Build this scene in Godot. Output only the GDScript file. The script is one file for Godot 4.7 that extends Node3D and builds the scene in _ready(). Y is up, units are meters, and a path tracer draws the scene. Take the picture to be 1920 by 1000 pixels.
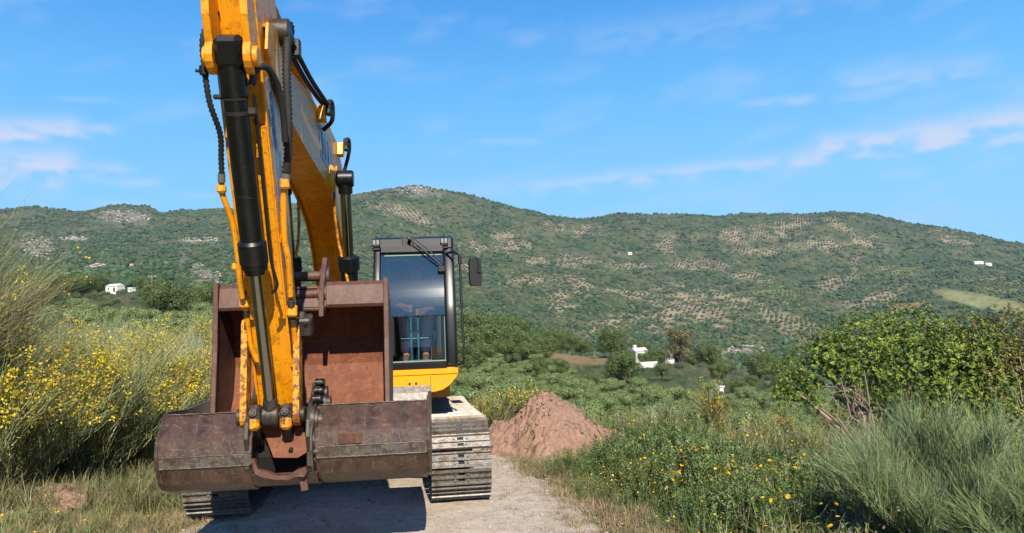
extends Node3D
# A yellow tracked excavator carrying a second bucket on a gravel hill road, broom and weeds beside it,
# olive groves and hills behind. Units are metres, the camera looks towards -z.

const CAM_H := 1.65
const FOCAL := 1478.0
var cam_right: Vector3
var cam_up: Vector3
var cam_fwd: Vector3
var rng := RandomNumberGenerator.new()
var names := {}
var M := {}
var n_a := FastNoiseLite.new()
var n_b := FastNoiseLite.new()
var n_c := FastNoiseLite.new()


# ---------------------------------------------------------------- mesh building
class Build:
	var v := PackedVector3Array()
	var n := PackedVector3Array()
	var c := PackedColorArray()
	var i := PackedInt32Array()
	var tint := Color(1, 1, 1)
	var xf := Transform3D.IDENTITY

	func vert(p: Vector3, nn: Vector3) -> int:
		v.append(xf * p)
		n.append((xf.basis * nn).normalized())
		c.append(tint)
		return v.size() - 1

	func tri(a: Vector3, b: Vector3, d: Vector3) -> void:      # counter-clockwise seen from outside
		var nn := (b - a).cross(d - a)
		if nn.length_squared() < 1e-16:
			return
		nn = nn.normalized()
		var k := vert(a, nn)
		vert(b, nn)
		vert(d, nn)
		i.append_array([k, k + 2, k + 1])

	func quad(a: Vector3, b: Vector3, d: Vector3, e: Vector3) -> void:
		var nn := (d - a).cross(e - b)
		if nn.length_squared() < 1e-16:
			return
		nn = nn.normalized()
		var k := vert(a, nn)
		vert(b, nn)
		vert(d, nn)
		vert(e, nn)
		i.append_array([k, k + 2, k + 1, k, k + 3, k + 2])

	func box(at: Vector3, size: Vector3, bevel := 0.006, turn := Basis.IDENTITY) -> void:
		var h := size * 0.5
		var b := minf(bevel, minf(h.x, minf(h.y, h.z)) * 0.49)
		var keep := xf
		xf = xf * Transform3D(turn, at)
		for ax in 3:
			for s in [-1.0, 1.0]:
				var u := (ax + 1) % 3
				var w := (ax + 2) % 3
				var p := []
				for k in [[-1, -1], [1, -1], [1, 1], [-1, 1]]:
					var q := Vector3.ZERO
					q[ax] = s * h[ax]
					q[u] = k[0] * (h[u] - b)
					q[w] = k[1] * (h[w] - b)
					p.append(q)
				if s > 0:
					quad(p[0], p[1], p[2], p[3])
				else:
					quad(p[3], p[2], p[1], p[0])
		if b > 0.0:
			for ax in 3:
				var u := (ax + 1) % 3
				var w := (ax + 2) % 3
				for su in [-1.0, 1.0]:
					for sw in [-1.0, 1.0]:
						var p := []
						for k in [[-1, 0], [1, 0], [1, 1], [-1, 1]]:
							var q := Vector3.ZERO
							q[ax] = k[0] * (h[ax] - b)
							q[u] = su * (h[u] - (b if k[1] == 1 else 0.0))
							q[w] = sw * (h[w] - (0.0 if k[1] == 1 else b))
							p.append(q)
						face_out(p)
			for sx in [-1.0, 1.0]:
				for sy in [-1.0, 1.0]:
					for sz in [-1.0, 1.0]:
						face_out([Vector3(sx * h.x, sy * (h.y - b), sz * (h.z - b)), Vector3(sx * (h.x - b), sy * h.y, sz * (h.z - b)), Vector3(sx * (h.x - b), sy * (h.y - b), sz * h.z)])
		xf = keep

	func face_out(p: Array) -> void:                           # orders the corners so that the face looks away from the origin
		var m := Vector3.ZERO
		for q in p:
			m += q
		var nn: Vector3 = (p[1] - p[0]).cross(p[2] - p[0])
		if nn.dot(m) < 0:
			p.reverse()
		if p.size() == 3:
			tri(p[0], p[1], p[2])
		else:
			quad(p[0], p[1], p[2], p[3])

	# polygon in the xy plane of t, extruded along its z by depth, with chamfered rims
	func prism(pts: PackedVector2Array, t: Transform3D, depth: float, bevel := 0.004) -> void:
		var area := 0.0
		var m := pts.size()
		for k in m:
			area += pts[k].cross(pts[(k + 1) % m])
		if area < 0:
			pts = pts.duplicate()
			pts.reverse()
		var inner := PackedVector2Array()
		for k in m:
			var e0 := (pts[k] - pts[(k + m - 1) % m]).normalized()
			var e1 := (pts[(k + 1) % m] - pts[k]).normalized()
			var n0 := Vector2(-e0.y, e0.x)
			var n1 := Vector2(-e1.y, e1.x)
			var mid := (n0 + n1)
			var f := 2.0 / maxf(mid.length_squared(), 0.6)
			inner.append(pts[k] + mid * 0.5 * bevel * f)
		var keep := xf
		xf = xf * t
		var tris := Geometry2D.triangulate_polygon(inner)
		for k in range(0, tris.size(), 3):
			var a := inner[tris[k]]
			var b := inner[tris[k + 1]]
			var d := inner[tris[k + 2]]
			if (b - a).cross(d - a) < 0:
				var s := b
				b = d
				d = s
			tri(Vector3(a.x, a.y, depth), Vector3(b.x, b.y, depth), Vector3(d.x, d.y, depth))
			tri(Vector3(a.x, a.y, 0), Vector3(d.x, d.y, 0), Vector3(b.x, b.y, 0))
		for k in m:
			var a := pts[k]
			var b := pts[(k + 1) % m]
			var ai := inner[k]
			var bi := inner[(k + 1) % m]
			quad(Vector3(a.x, a.y, bevel), Vector3(b.x, b.y, bevel), Vector3(b.x, b.y, depth - bevel), Vector3(a.x, a.y, depth - bevel))
			quad(Vector3(a.x, a.y, depth - bevel), Vector3(b.x, b.y, depth - bevel), Vector3(bi.x, bi.y, depth), Vector3(ai.x, ai.y, depth))
			quad(Vector3(ai.x, ai.y, 0), Vector3(bi.x, bi.y, 0), Vector3(b.x, b.y, bevel), Vector3(a.x, a.y, bevel))
		xf = keep

	# profile given as (z, y) points, spanning x0..x1
	func plate(pts: Array, x0: float, x1: float, bevel := 0.004) -> void:
		prism(PackedVector2Array(pts), Transform3D(Basis(Vector3(0, 0, 1), Vector3(0, 1, 0), Vector3(-1, 0, 0)), Vector3(x1, 0, 0)), x1 - x0, bevel)

	# an open sheet that follows a (z, y) polyline, with thickness towards its right-hand side
	func sheet(pts: Array, x0: float, x1: float, thick: float, bevel := 0.003) -> void:
		var out := PackedVector2Array()
		var back := PackedVector2Array()
		var m := pts.size()
		for k in m:
			var e0: Vector2 = (pts[k] - pts[maxi(k - 1, 0)]).normalized()
			var e1: Vector2 = (pts[mini(k + 1, m - 1)] - pts[k]).normalized()
			if k == 0:
				e0 = e1
			if k == m - 1:
				e1 = e0
			var mid := Vector2(e0.y, -e0.x) + Vector2(e1.y, -e1.x)
			out.append(pts[k])
			back.append(pts[k] + mid * thick / maxf(mid.length_squared() * 0.5, 0.4))
		back.reverse()
		out.append_array(back)
		prism(out, Transform3D(Basis(Vector3(0, 0, 1), Vector3(0, 1, 0), Vector3(-1, 0, 0)), Vector3(x1, 0, 0)), x1 - x0, bevel)

	func ring_tube(path: Array, radii: Array, sides := 10, capped := true) -> void:
		var m := path.size()
		var t0: Vector3 = (path[1] - path[0]).normalized()
		var side := t0.cross(Vector3.UP if absf(t0.y) < 0.9 else Vector3.RIGHT).normalized()
		var first := v.size()
		for k in m:
			var t: Vector3 = (path[mini(k + 1, m - 1)] - path[maxi(k - 1, 0)]).normalized()
			side = (side - t * side.dot(t)).normalized()
			var up := t.cross(side)
			for s in sides:
				var a := TAU * s / sides
				var d := side * cos(a) + up * sin(a)
				vert(path[k] + d * radii[k], d)
			if k > 0:
				for s in sides:
					var p := first + (k - 1) * sides + s
					var q := first + (k - 1) * sides + (s + 1) % sides
					i.append_array([p, p + sides, q, q, p + sides, q + sides])
		if capped:
			for e in [0, m - 1]:
				var t: Vector3 = (path[1] - path[0] if e == 0 else path[m - 1] - path[m - 2]).normalized() * (-1.0 if e == 0 else 1.0)
				var k0 := v.size()
				for s in sides:
					var q := v[first + e * sides + s]
					v.append(q)
					n.append((xf.basis * t).normalized())
					c.append(tint)
				for s in range(1, sides - 1):
					if e == 0:
						i.append_array([k0, k0 + s, k0 + s + 1])
					else:
						i.append_array([k0, k0 + s + 1, k0 + s])

	func tube(points: Array, r: float, sides := 8, steps := 6) -> void:
		var p := Build.curve(points, steps)
		var radii := []
		radii.resize(p.size())
		radii.fill(r)
		ring_tube(p, radii, sides)

	func taper(points: Array, r0: float, r1: float, sides := 6, steps := 4) -> void:
		var p := Build.curve(points, steps)
		var radii := []
		for k in p.size():
			radii.append(lerpf(r0, r1, float(k) / (p.size() - 1)))
		ring_tube(p, radii, sides)

	# a hose with ribs
	func hose(points: Array, r: float, pitch := 0.032) -> void:
		var p := Build.curve(points, 14)
		var out := []
		var radii := []
		var left := 0.0
		for k in p.size() - 1:
			var d: float = p[k].distance_to(p[k + 1])
			while left < d:
				out.append(p[k].lerp(p[k + 1], left / d))
				radii.append(r if out.size() % 2 == 0 else r * 0.72)
				left += pitch * 0.5
			left -= d
		ring_tube(out, radii, 9)

	func cyl(a: Vector3, b: Vector3, r: float, sides := 18, chamfer := 0.006) -> void:
		var t := (b - a).normalized()
		lathe(a, t, [[0.0, r - chamfer], [chamfer, r], [a.distance_to(b) - chamfer, r], [a.distance_to(b), r - chamfer]], sides)

	# stations [distance along axis, radius], hard edges between them
	func lathe(at: Vector3, axis: Vector3, st: Array, sides := 18) -> void:
		var side := axis.cross(Vector3.UP if absf(axis.y) < 0.9 else Vector3.RIGHT).normalized()
		var up := axis.cross(side)
		for k in st.size() - 1:
			var d: float = st[k + 1][0] - st[k][0]
			var dr: float = st[k + 1][1] - st[k][1]
			var l := sqrt(d * d + dr * dr)
			if l < 1e-6:
				continue
			var first := v.size()
			for s in sides:
				var o := side * cos(TAU * s / sides) + up * sin(TAU * s / sides)
				var nn := o * (d / l) - axis * (dr / l)
				vert(at + axis * st[k][0] + o * st[k][1], nn)
				vert(at + axis * st[k + 1][0] + o * st[k + 1][1], nn)
			for s in sides:
				var p := first + 2 * s
				var q := first + 2 * ((s + 1) % sides)
				i.append_array([p, p + 1, q, q, p + 1, q + 1])
		for e in [0, st.size() - 1]:
			if st[e][1] > 1e-5:
				var nn := axis * (-1.0 if e == 0 else 1.0)
				var k0 := v.size()
				for s in sides:
					var o := side * cos(TAU * s / sides) + up * sin(TAU * s / sides)
					vert(at + axis * st[e][0] + o * st[e][1], nn)
				for s in range(1, sides - 1):
					if e == 0:
						i.append_array([k0, k0 + s, k0 + s + 1])
					else:
						i.append_array([k0, k0 + s + 1, k0 + s])

	static func curve(p: Array, steps: int) -> Array:
		if p.size() == 2:
			return p
		var out := []
		for k in p.size() - 1:
			var a: Vector3 = p[maxi(k - 1, 0)]
			var b: Vector3 = p[k]
			var d: Vector3 = p[k + 1]
			var e: Vector3 = p[mini(k + 2, p.size() - 1)]
			for s in steps:
				out.append(b.cubic_interpolate(d, a, e, float(s) / steps))
		out.append(p[p.size() - 1])
		return out

	func mesh(m: Material) -> ArrayMesh:
		var a := []
		a.resize(Mesh.ARRAY_MAX)
		a[Mesh.ARRAY_VERTEX] = v
		a[Mesh.ARRAY_NORMAL] = n
		a[Mesh.ARRAY_COLOR] = c
		a[Mesh.ARRAY_INDEX] = i
		var out := ArrayMesh.new()
		out.add_surface_from_arrays(Mesh.PRIMITIVE_TRIANGLES, a)
		out.surface_set_material(0, m)
		return out


# ---------------------------------------------------------------- nodes
func numbered(called: String) -> String:
	names[called] = names.get(called, -1) + 1
	return called if names[called] == 0 else "%s_%03d" % [called, names[called]]


func part(called: String, b: Build, m: Material, parent: Node) -> MeshInstance3D:
	var o := MeshInstance3D.new()
	o.name = called if parent != self else numbered(called)
	o.mesh = b.mesh(m)
	parent.add_child(o, true)
	return o


func piece(called: String, mesh: Mesh, parent: Node, at := Transform3D.IDENTITY) -> MeshInstance3D:
	var o := MeshInstance3D.new()
	o.name = called if parent != self else numbered(called)
	o.mesh = mesh
	o.transform = at
	parent.add_child(o, true)
	return o


func tag(o: Node, label: String, category: String, group := "", kind := "") -> Node:
	o.set_meta("label", label)
	if category:
		o.set_meta("category", category)
	if group:
		o.set_meta("group", group)
	if kind:
		o.set_meta("kind", kind)
	return o


func base(called: String, at: Vector3, turn := 0.0, parent: Node = self) -> Node3D:
	var o := Node3D.new()
	o.name = called if parent != self else numbered(called)
	parent.add_child(o, true)
	o.position = at
	o.rotation.y = turn
	return o


func scatter(called: String, mesh: Mesh, places: Array, colors: Array) -> MultiMeshInstance3D:
	var mm := MultiMesh.new()
	mm.transform_format = MultiMesh.TRANSFORM_3D
	mm.use_colors = true
	mm.mesh = mesh
	mm.instance_count = places.size()
	for k in places.size():
		mm.set_instance_transform(k, places[k])
		mm.set_instance_color(k, colors[k])
	var o := MultiMeshInstance3D.new()
	o.name = numbered(called)
	o.multimesh = mm
	add_child(o)
	return o


# ---------------------------------------------------------------- textures and materials
func noise_bytes(size: int, seed_: int, freq: float, octaves := 4, kind := FastNoiseLite.TYPE_SIMPLEX_SMOOTH) -> PackedByteArray:
	var f := FastNoiseLite.new()
	f.seed = seed_
	f.noise_type = kind
	f.frequency = freq
	f.fractal_octaves = octaves
	var im := f.get_seamless_image(size, size, false, false, 0.12, true)
	im.convert(Image.FORMAT_L8)
	return im.get_data()


# layers: [noise bytes, from, to, colour]; the colour comes in where the noise runs from..to
func paint(size: int, ground: Color, layers: Array) -> ImageTexture:
	var data := PackedByteArray()
	data.resize(size * size * 3)
	var luts := []
	for l in layers:
		var lut := PackedFloat32Array()
		for k in 256:
			lut.append(clampf((k - l[1]) / float(l[2] - l[1]), 0.0, 1.0) * l[3].a)
		luts.append(lut)
	for k in size * size:
		var r := ground.r
		var g := ground.g
		var b := ground.b
		for j in layers.size():
			var w: float = luts[j][layers[j][0][k]]
			if w > 0.0:
				var q: Color = layers[j][3]
				r += (q.r - r) * w
				g += (q.g - g) * w
				b += (q.b - b) * w
		data[k * 3] = int(r * 255.0)
		data[k * 3 + 1] = int(g * 255.0)
		data[k * 3 + 2] = int(b * 255.0)
	return ImageTexture.create_from_image(Image.create_from_data(size, size, false, Image.FORMAT_RGB8, data))


func grey(bytes: PackedByteArray, size: int) -> ImageTexture:
	return ImageTexture.create_from_image(Image.create_from_data(size, size, false, Image.FORMAT_L8, bytes))


func mat(called: String, color: Color, rough := 0.6, metal := 0.0, tex: Texture2D = null, scale := 1.0, bump: Texture2D = null, bump_cm := 0.0) -> StandardMaterial3D:
	var m := StandardMaterial3D.new()
	m.resource_name = called
	m.albedo_color = Color(color.srgb_to_linear() * 0.85, 1.0).linear_to_srgb()
	m.albedo_color.a = color.a
	m.roughness = rough
	m.metallic = metal
	if tex or bump:
		m.uv1_triplanar = true
		m.uv1_scale = Vector3.ONE * scale
	if tex:
		m.albedo_texture = tex
	if bump:
		m.heightmap_enabled = true
		m.heightmap_texture = bump
		m.heightmap_scale = bump_cm
	M[called] = m
	return m


func leafy(called: String, rough := 0.55, back := 0.25) -> StandardMaterial3D:
	var m := mat(called, Color(1, 1, 1), rough)
	m.vertex_color_use_as_albedo = true
	m.backlight_enabled = true
	m.backlight = Color(back, back, back * 0.6)
	m.metallic_specular = 0.35
	return m


func make_materials() -> void:
	var s := 320
	var fine := noise_bytes(s, 11, 0.07, 4)
	var broad := noise_bytes(s, 12, 0.014, 5)
	var grit := noise_bytes(s, 13, 0.25, 2)
	var cell := noise_bytes(s, 14, 0.08, 1, FastNoiseLite.TYPE_CELLULAR)
	var patch := noise_bytes(s, 15, 0.032, 5)
	# scratches: short straight strokes
	var scr := PackedByteArray()
	scr.resize(s * s)
	var r := RandomNumberGenerator.new()
	r.seed = 5
	for k in 150:
		var p := Vector2(r.randf() * s, r.randf() * s)
		var d := Vector2.from_angle(r.randf_range(-0.5, 0.5) + (PI / 2 if r.randf() < 0.4 else 0.0))
		var val := r.randi_range(90, 255)
		for q in r.randi_range(5, 38):
			scr[(posmod(int(p.y), s)) * s + posmod(int(p.x), s)] = val
			p += d + Vector2(r.randf_range(-0.25, 0.25), r.randf_range(-0.25, 0.25))
	var yellow := paint(s, Color(0.91, 0.60, 0.025), [
		[broad, 120, 210, Color(0.85, 0.53, 0.03, 0.6)], [patch, 158, 190, Color(0.62, 0.40, 0.10, 0.55)], [fine, 186, 206, Color(0.30, 0.15, 0.06, 0.9)], [grit, 196, 225, Color(0.45, 0.27, 0.08, 0.7)],
		[scr, 50, 255, Color(0.38, 0.22, 0.09, 0.6)]])
	mat("yellow", Color(1, 1, 1), 0.42, 0.0, yellow, 0.9)
	var dusty := paint(s, Color(0.92, 0.60, 0.05), [
		[broad, 90, 190, Color(0.72, 0.48, 0.15, 0.8)], [patch, 120, 165, Color(0.36, 0.22, 0.11, 0.8)], [fine, 160, 190, Color(0.20, 0.12, 0.08, 0.9)],
		[scr, 60, 255, Color(0.30, 0.22, 0.15, 0.5)]])
	mat("yellow_worn", Color(1, 1, 1), 0.55, 0.0, dusty, 1.4)
	mat("yellow_clean", Color(1, 1, 1), 0.38, 0.0, paint(s, Color(0.94, 0.63, 0.025), [[broad, 110, 210, Color(0.88, 0.60, 0.09, 0.7)], [patch, 165, 200, Color(0.74, 0.55, 0.22, 0.5)], [fine, 200, 220, Color(0.45, 0.28, 0.08, 0.7)], [scr, 60, 255, Color(0.70, 0.50, 0.2, 0.5)]]), 0.9)
	var steel := paint(s, Color(0.275, 0.205, 0.17), [
		[broad, 90, 200, Color(0.34, 0.25, 0.20, 0.9)], [patch, 120, 190, Color(0.19, 0.125, 0.095, 0.8)], [fine, 150, 205, Color(0.40, 0.34, 0.29, 0.7)],
		[grit, 175, 220, Color(0.11, 0.07, 0.055, 0.7)], [scr, 40, 255, Color(0.68, 0.62, 0.55, 0.7)]])
	mat("bucket_steel", Color(1, 1, 1), 0.37, 0.0, steel, 0.8, grey(fine, s), 0.12)
	var greysteel := paint(s, Color(0.34, 0.315, 0.295), [
		[broad, 90, 190, Color(0.27, 0.22, 0.19, 0.9)], [patch, 130, 180, Color(0.22, 0.16, 0.125, 0.8)], [fine, 150, 205, Color(0.46, 0.42, 0.38, 0.7)],
		[scr, 40, 255, Color(0.66, 0.61, 0.55, 0.6)]])
	mat("wear_steel", Color(1, 1, 1), 0.42, 0.15, greysteel, 0.9, grey(fine, s), 0.1)
	var rust := paint(s, Color(0.445, 0.245, 0.14), [
		[broad, 90, 190, Color(0.39, 0.195, 0.10, 0.9)], [patch, 130, 200, Color(0.51, 0.31, 0.19, 0.8)], [fine, 165, 205, Color(0.31, 0.155, 0.085, 0.8)],
		[grit, 190, 225, Color(0.24, 0.12, 0.07, 0.6)], [scr, 60, 255, Color(0.78, 0.56, 0.40, 0.6)]])
	mat("rust", Color(1, 1, 1), 0.75, 0.0, rust, 0.8, grey(fine, s), 0.15)
	var brown := paint(s, Color(0.345, 0.225, 0.18), [
		[broad, 90, 190, Color(0.28, 0.165, 0.125, 0.9)], [patch, 130, 200, Color(0.42, 0.30, 0.25, 0.7)], [fine, 165, 205, Color(0.25, 0.13, 0.09, 0.8)],
		[scr, 60, 255, Color(0.62, 0.47, 0.38, 0.5)]])
	mat("rust_brown", Color(1, 1, 1), 0.6, 0.0, brown, 0.9, grey(fine, s), 0.1)
	var track := paint(s, Color(0.455, 0.46, 0.465), [
		[broad, 80, 180, Color(0.58, 0.58, 0.57, 0.9)], [patch, 140, 180, Color(0.40, 0.34, 0.285, 0.7)], [fine, 150, 195, Color(0.68, 0.67, 0.63, 0.7)], [broad, 140, 190, Color(0.34, 0.265, 0.20, 0.75)], [patch, 150, 185, Color(0.50, 0.42, 0.33, 0.8)],
		[grit, 180, 225, Color(0.26, 0.22, 0.19, 0.7)], [scr, 60, 255, Color(0.80, 0.77, 0.70, 0.6)]])
	for k in 3:
		var m := mat("track_%d" % k, [Color(1, 1, 1), Color(0.88, 0.87, 0.86), Color(0.95, 0.90, 0.84)][k], 0.46, 0.2, track, [1.3, 1.7, 1.1][k], grey(fine, s), 0.12)
		m.uv1_offset = Vector3(0.37, 0.11, 0.71) * k
	mat("black_paint", Color(0.05, 0.055, 0.07), 0.4, 0.0)
	M.black_paint.clearcoat_enabled = true
	M.black_paint.clearcoat = 0.35
	M.black_paint.clearcoat_roughness = 0.28
	var cylt := paint(s, Color(0.045, 0.047, 0.05), [[broad, 140, 220, Color(0.10, 0.09, 0.08, 0.7)], [scr, 30, 255, Color(0.38, 0.37, 0.36, 0.9)]])
	mat("black_cylinder", Color(1, 1, 1), 0.36, 0.0, cylt, 0.9)
	var rub := paint(s, Color(0.085, 0.085, 0.085), [[broad, 100, 210, Color(0.16, 0.15, 0.13, 0.8)]])
	mat("rubber", Color(1, 1, 1), 0.75, 0.0, rub, 2.0)
	mat("grey_hose", Color(0.36, 0.35, 0.32), 0.8)
	mat("chrome", Color(0.62, 0.60, 0.55), 0.16, 1.0)
	mat("bare_steel", Color(0.45, 0.44, 0.42), 0.4, 0.7, grey(fine, s), 2.0)
	var oily := paint(s, Color(0.16, 0.14, 0.12), [[broad, 100, 200, Color(0.30, 0.27, 0.23, 0.9)], [patch, 140, 180, Color(0.24, 0.15, 0.09, 0.9)], [fine, 160, 200, Color(0.40, 0.36, 0.31, 0.7)]])
	mat("greasy_steel", Color(1, 1, 1), 0.5, 0.1, oily, 1.6, grey(fine, s), 0.1)
	mat("dark_iron", Color(0.10, 0.085, 0.075), 0.7, 0.1)
	var decal := paint(s, Color(0.62, 0.61, 0.59), [[broad, 150, 175, Color(0.28, 0.42, 0.70, 0.85)], [patch, 150, 190, Color(0.50, 0.48, 0.45, 0.8)], [fine, 185, 210, Color(0.35, 0.28, 0.2, 0.8)], [scr, 60, 255, Color(0.30, 0.30, 0.32, 0.6)]])
	mat("faded_decal", Color(1, 1, 1), 0.45, 0.0, decal, 0.8)
	mat("decal_ink", Color(0.12, 0.14, 0.2), 0.5)
	mat("lamp_lens", Color(0.55, 0.56, 0.58), 0.15)
	mat("cab_grey", Color(0.09, 0.095, 0.1), 0.7)
	mat("cab_trim", Color(0.33, 0.37, 0.35), 0.6)
	mat("seal", Color(0.42, 0.50, 0.47), 0.5)
	mat("lever", Color(0.22, 0.50, 0.53), 0.35, 0.2)
	mat("mirror_back", Color(0.06, 0.062, 0.065), 0.5)
	var glass := mat("glass", Color(0.20, 0.33, 0.46, 0.34), 0.15)  # dusty film; the reflected sky is also put into its blue colour
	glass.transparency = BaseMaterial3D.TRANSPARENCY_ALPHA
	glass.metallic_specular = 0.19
	var glass_low := mat("glass_low", Color(0.02, 0.05, 0.05, 0.10), 0.02)
	glass_low.transparency = BaseMaterial3D.TRANSPARENCY_ALPHA
	var denim := paint(256, Color(0.11, 0.14, 0.24), [[noise_bytes(256, 31, 0.2, 2), 120, 200, Color(0.16, 0.19, 0.30, 0.8)]])
	mat("denim", Color(1, 1, 1), 0.85, 0.0, denim, 5.0)
	mat("shirt", Color(0.10, 0.13, 0.20), 0.85)
	mat("skin", Color(0.72, 0.50, 0.38), 0.5)
	mat("hair", Color(0.07, 0.05, 0.04), 0.6)
	mat("shoe", Color(0.34, 0.34, 0.29), 0.7)
	# ground
	var gravel := paint(s, Color(0.71, 0.655, 0.585), [
		[broad, 90, 190, Color(0.77, 0.72, 0.65, 0.9)], [patch, 140, 190, Color(0.64, 0.58, 0.50, 0.6)], [fine, 130, 200, Color(0.80, 0.755, 0.69, 0.6)],
		[grit, 160, 215, Color(0.52, 0.465, 0.395, 0.75)], [cell, 185, 235, Color(0.85, 0.81, 0.74, 0.55)]])
	var road := mat("gravel", Color(1, 1, 1), 0.92, 0.0, gravel, 0.55, grey(grit, s), 1.1)
	road.uv1_world_triplanar = true
	road.metallic_specular = 0.2
	var soil := paint(s, Color(0.55, 0.435, 0.365), [
		[broad, 90, 190, Color(0.61, 0.495, 0.425, 0.9)], [patch, 130, 190, Color(0.49, 0.37, 0.305, 0.8)], [fine, 150, 205, Color(0.68, 0.575, 0.50, 0.7)],
		[grit, 170, 220, Color(0.36, 0.25, 0.19, 0.8)]])
	mat("red_soil", Color(1, 1, 1), 0.95, 0.0, soil, 0.7, grey(patch, s), 5.0)
	mat("soil_clod", Color(1, 1, 1), 0.95, 0.0, soil, 1.9)
	var stone := paint(s, Color(0.62, 0.56, 0.50), [[broad, 90, 190, Color(0.70, 0.65, 0.58, 0.9)], [patch, 120, 190, Color(0.50, 0.43, 0.37, 0.8)], [grit, 170, 220, Color(0.40, 0.35, 0.30, 0.7)]])
	mat("stone", Color(1, 1, 1), 0.9, 0.0, stone, 0.8, grey(fine, s), 0.8)
	var land := mat("land", Color(1, 1, 1), 0.95, 0.0, paint(s, Color(0.86, 0.86, 0.86), [[fine, 110, 190, Color(1, 1, 1, 0.9)], [grit, 160, 215, Color(0.66, 0.65, 0.62, 0.8)]]), 0.6)
	land.vertex_color_use_as_albedo = true
	land.uv1_world_triplanar = true
	land.metallic_specular = 0.12
	mat("white_wall", Color(0.86, 0.85, 0.82), 0.8)
	mat("roof_tile", Color(0.55, 0.36, 0.27), 0.85)
	mat("dark_opening", Color(0.10, 0.10, 0.11), 0.5)
	mat("teal_paint", Color(0.20, 0.48, 0.55), 0.5)
	mat("pole_wood", Color(0.50, 0.45, 0.38), 0.85)
	mat("bark", Color(0.42, 0.37, 0.31), 0.9)
	mat("pale_bark", Color(0.58, 0.52, 0.45), 0.9)
	leafy("leaf", 0.5, 0.3)
	leafy("stem", 0.6, 0.15)
	leafy("petal", 0.6, 0.35)
	leafy("far_leaf", 0.85, 0.0)
	M.far_leaf.metallic_specular = 0.12


# ---------------------------------------------------------------- where things stand
func ray(px: float, py: float) -> Vector3:
	return cam_fwd + cam_right * ((px - 960.0) / FOCAL) - cam_up * ((py - 500.0) / FOCAL)


func at_depth(px: float, py: float, depth: float) -> Vector3:
	var d := ray(px, py)
	return Vector3(0, CAM_H, 0) + d * (depth / -d.z)


func to_pixel(p: Vector3) -> Vector2:
	var q := p - Vector3(0, CAM_H, 0)
	var z := q.dot(cam_fwd)
	return Vector2(960.0 + FOCAL * q.dot(cam_right) / z, 500.0 - FOCAL * q.dot(cam_up) / z)


# the lie of the land: rows of depth, columns of bearing, read off the photograph
var LAND_Z := [14.0, 22.0, 35.0, 60.0, 100.0, 150.0, 220.0, 320.0, 500.0, 750.0, 1100.0, 1600.0, 2300.0, 3400.0]
var LAND_X := [-350.0, 0.0, 200.0, 400.0, 640.0, 900.0, 1100.0, 1250.0, 1400.0, 1600.0, 1800.0, 1920.0, 2250.0]
var LAND := [
	[815, 735, 685, 640, 602, 580, 560, 545, 530, 512, 490, 455],
	[818, 735, 685, 636, 600, 576, 556, 541, 526, 508, 484, 444],
	[818, 745, 692, 640, 602, 577, 556, 542, 528, 508, 482, 440],
	[820, 755, 702, 650, 610, 586, 566, 554, 540, 518, 486, 440],
	[826, 765, 722, 676, 648, 628, 612, 598, 584, 555, 505, 440],
	[838, 832, 818, 768, 714, 668, 645, 655, 655, 622, 560, 470],
	[862, 885, 860, 793, 728, 686, 670, 690, 700, 655, 582, 494],
	[876, 900, 872, 805, 742, 702, 684, 706, 716, 668, 590, 502],
	[895, 905, 880, 815, 758, 727, 709, 724, 726, 680, 598, 507],
	[905, 912, 888, 824, 772, 744, 732, 738, 728, 672, 590, 502],
	[908, 915, 892, 830, 780, 752, 740, 735, 700, 645, 576, 500],
	[908, 916, 894, 832, 784, 757, 742, 730, 690, 632, 570, 510],
	[908, 918, 896, 836, 790, 766, 750, 735, 700, 650, 600, 550]]
var RIDGE := [-350.0, 425.0, 0.0, 403.0, 60.0, 396.0, 130.0, 412.0, 180.0, 404.0, 230.0, 396.0, 270.0, 400.0, 297.0, 415.0, 350.0, 408.0, 420.0, 406.0, 520.0, 395.0, 640.0, 380.0, 700.0, 368.0, 780.0, 353.0, 830.0, 360.0, 900.0, 376.0, 960.0, 392.0, 1040.0, 410.0, 1100.0, 416.0, 1150.0, 408.0, 1200.0, 406.0, 1290.0, 407.0, 1340.0, 412.0, 1400.0, 404.0, 1480.0, 404.0, 1520.0, 406.0, 1600.0, 401.0, 1650.0, 408.0, 1700.0, 421.0, 1760.0, 428.0, 1820.0, 440.0, 1880.0, 456.0, 1920.0, 464.0, 2250.0, 510.0]
var land_h := []


func ridge_at(px: float) -> float:
	for k in range(0, RIDGE.size() - 2, 2):
		if px <= RIDGE[k + 2]:
			return lerpf(RIDGE[k + 1], RIDGE[k + 3], clampf((px - RIDGE[k]) / (RIDGE[k + 2] - RIDGE[k]), 0.0, 1.0))
	return RIDGE[RIDGE.size() - 1]


func make_land_table() -> void:
	n_a.seed = 3
	n_a.frequency = 1.0
	n_a.fractal_octaves = 4
	n_b.seed = 9
	n_b.frequency = 1.0
	n_b.fractal_octaves = 3
	n_c.seed = 21
	n_c.frequency = 1.0
	n_c.fractal_type = FastNoiseLite.FRACTAL_NONE
	for col in LAND_X.size():
		var row := []
		for k in 12:
			row.append(at_depth(LAND_X[col], LAND[col][k], LAND_Z[k]).y)
		land_h.append(row)


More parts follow.
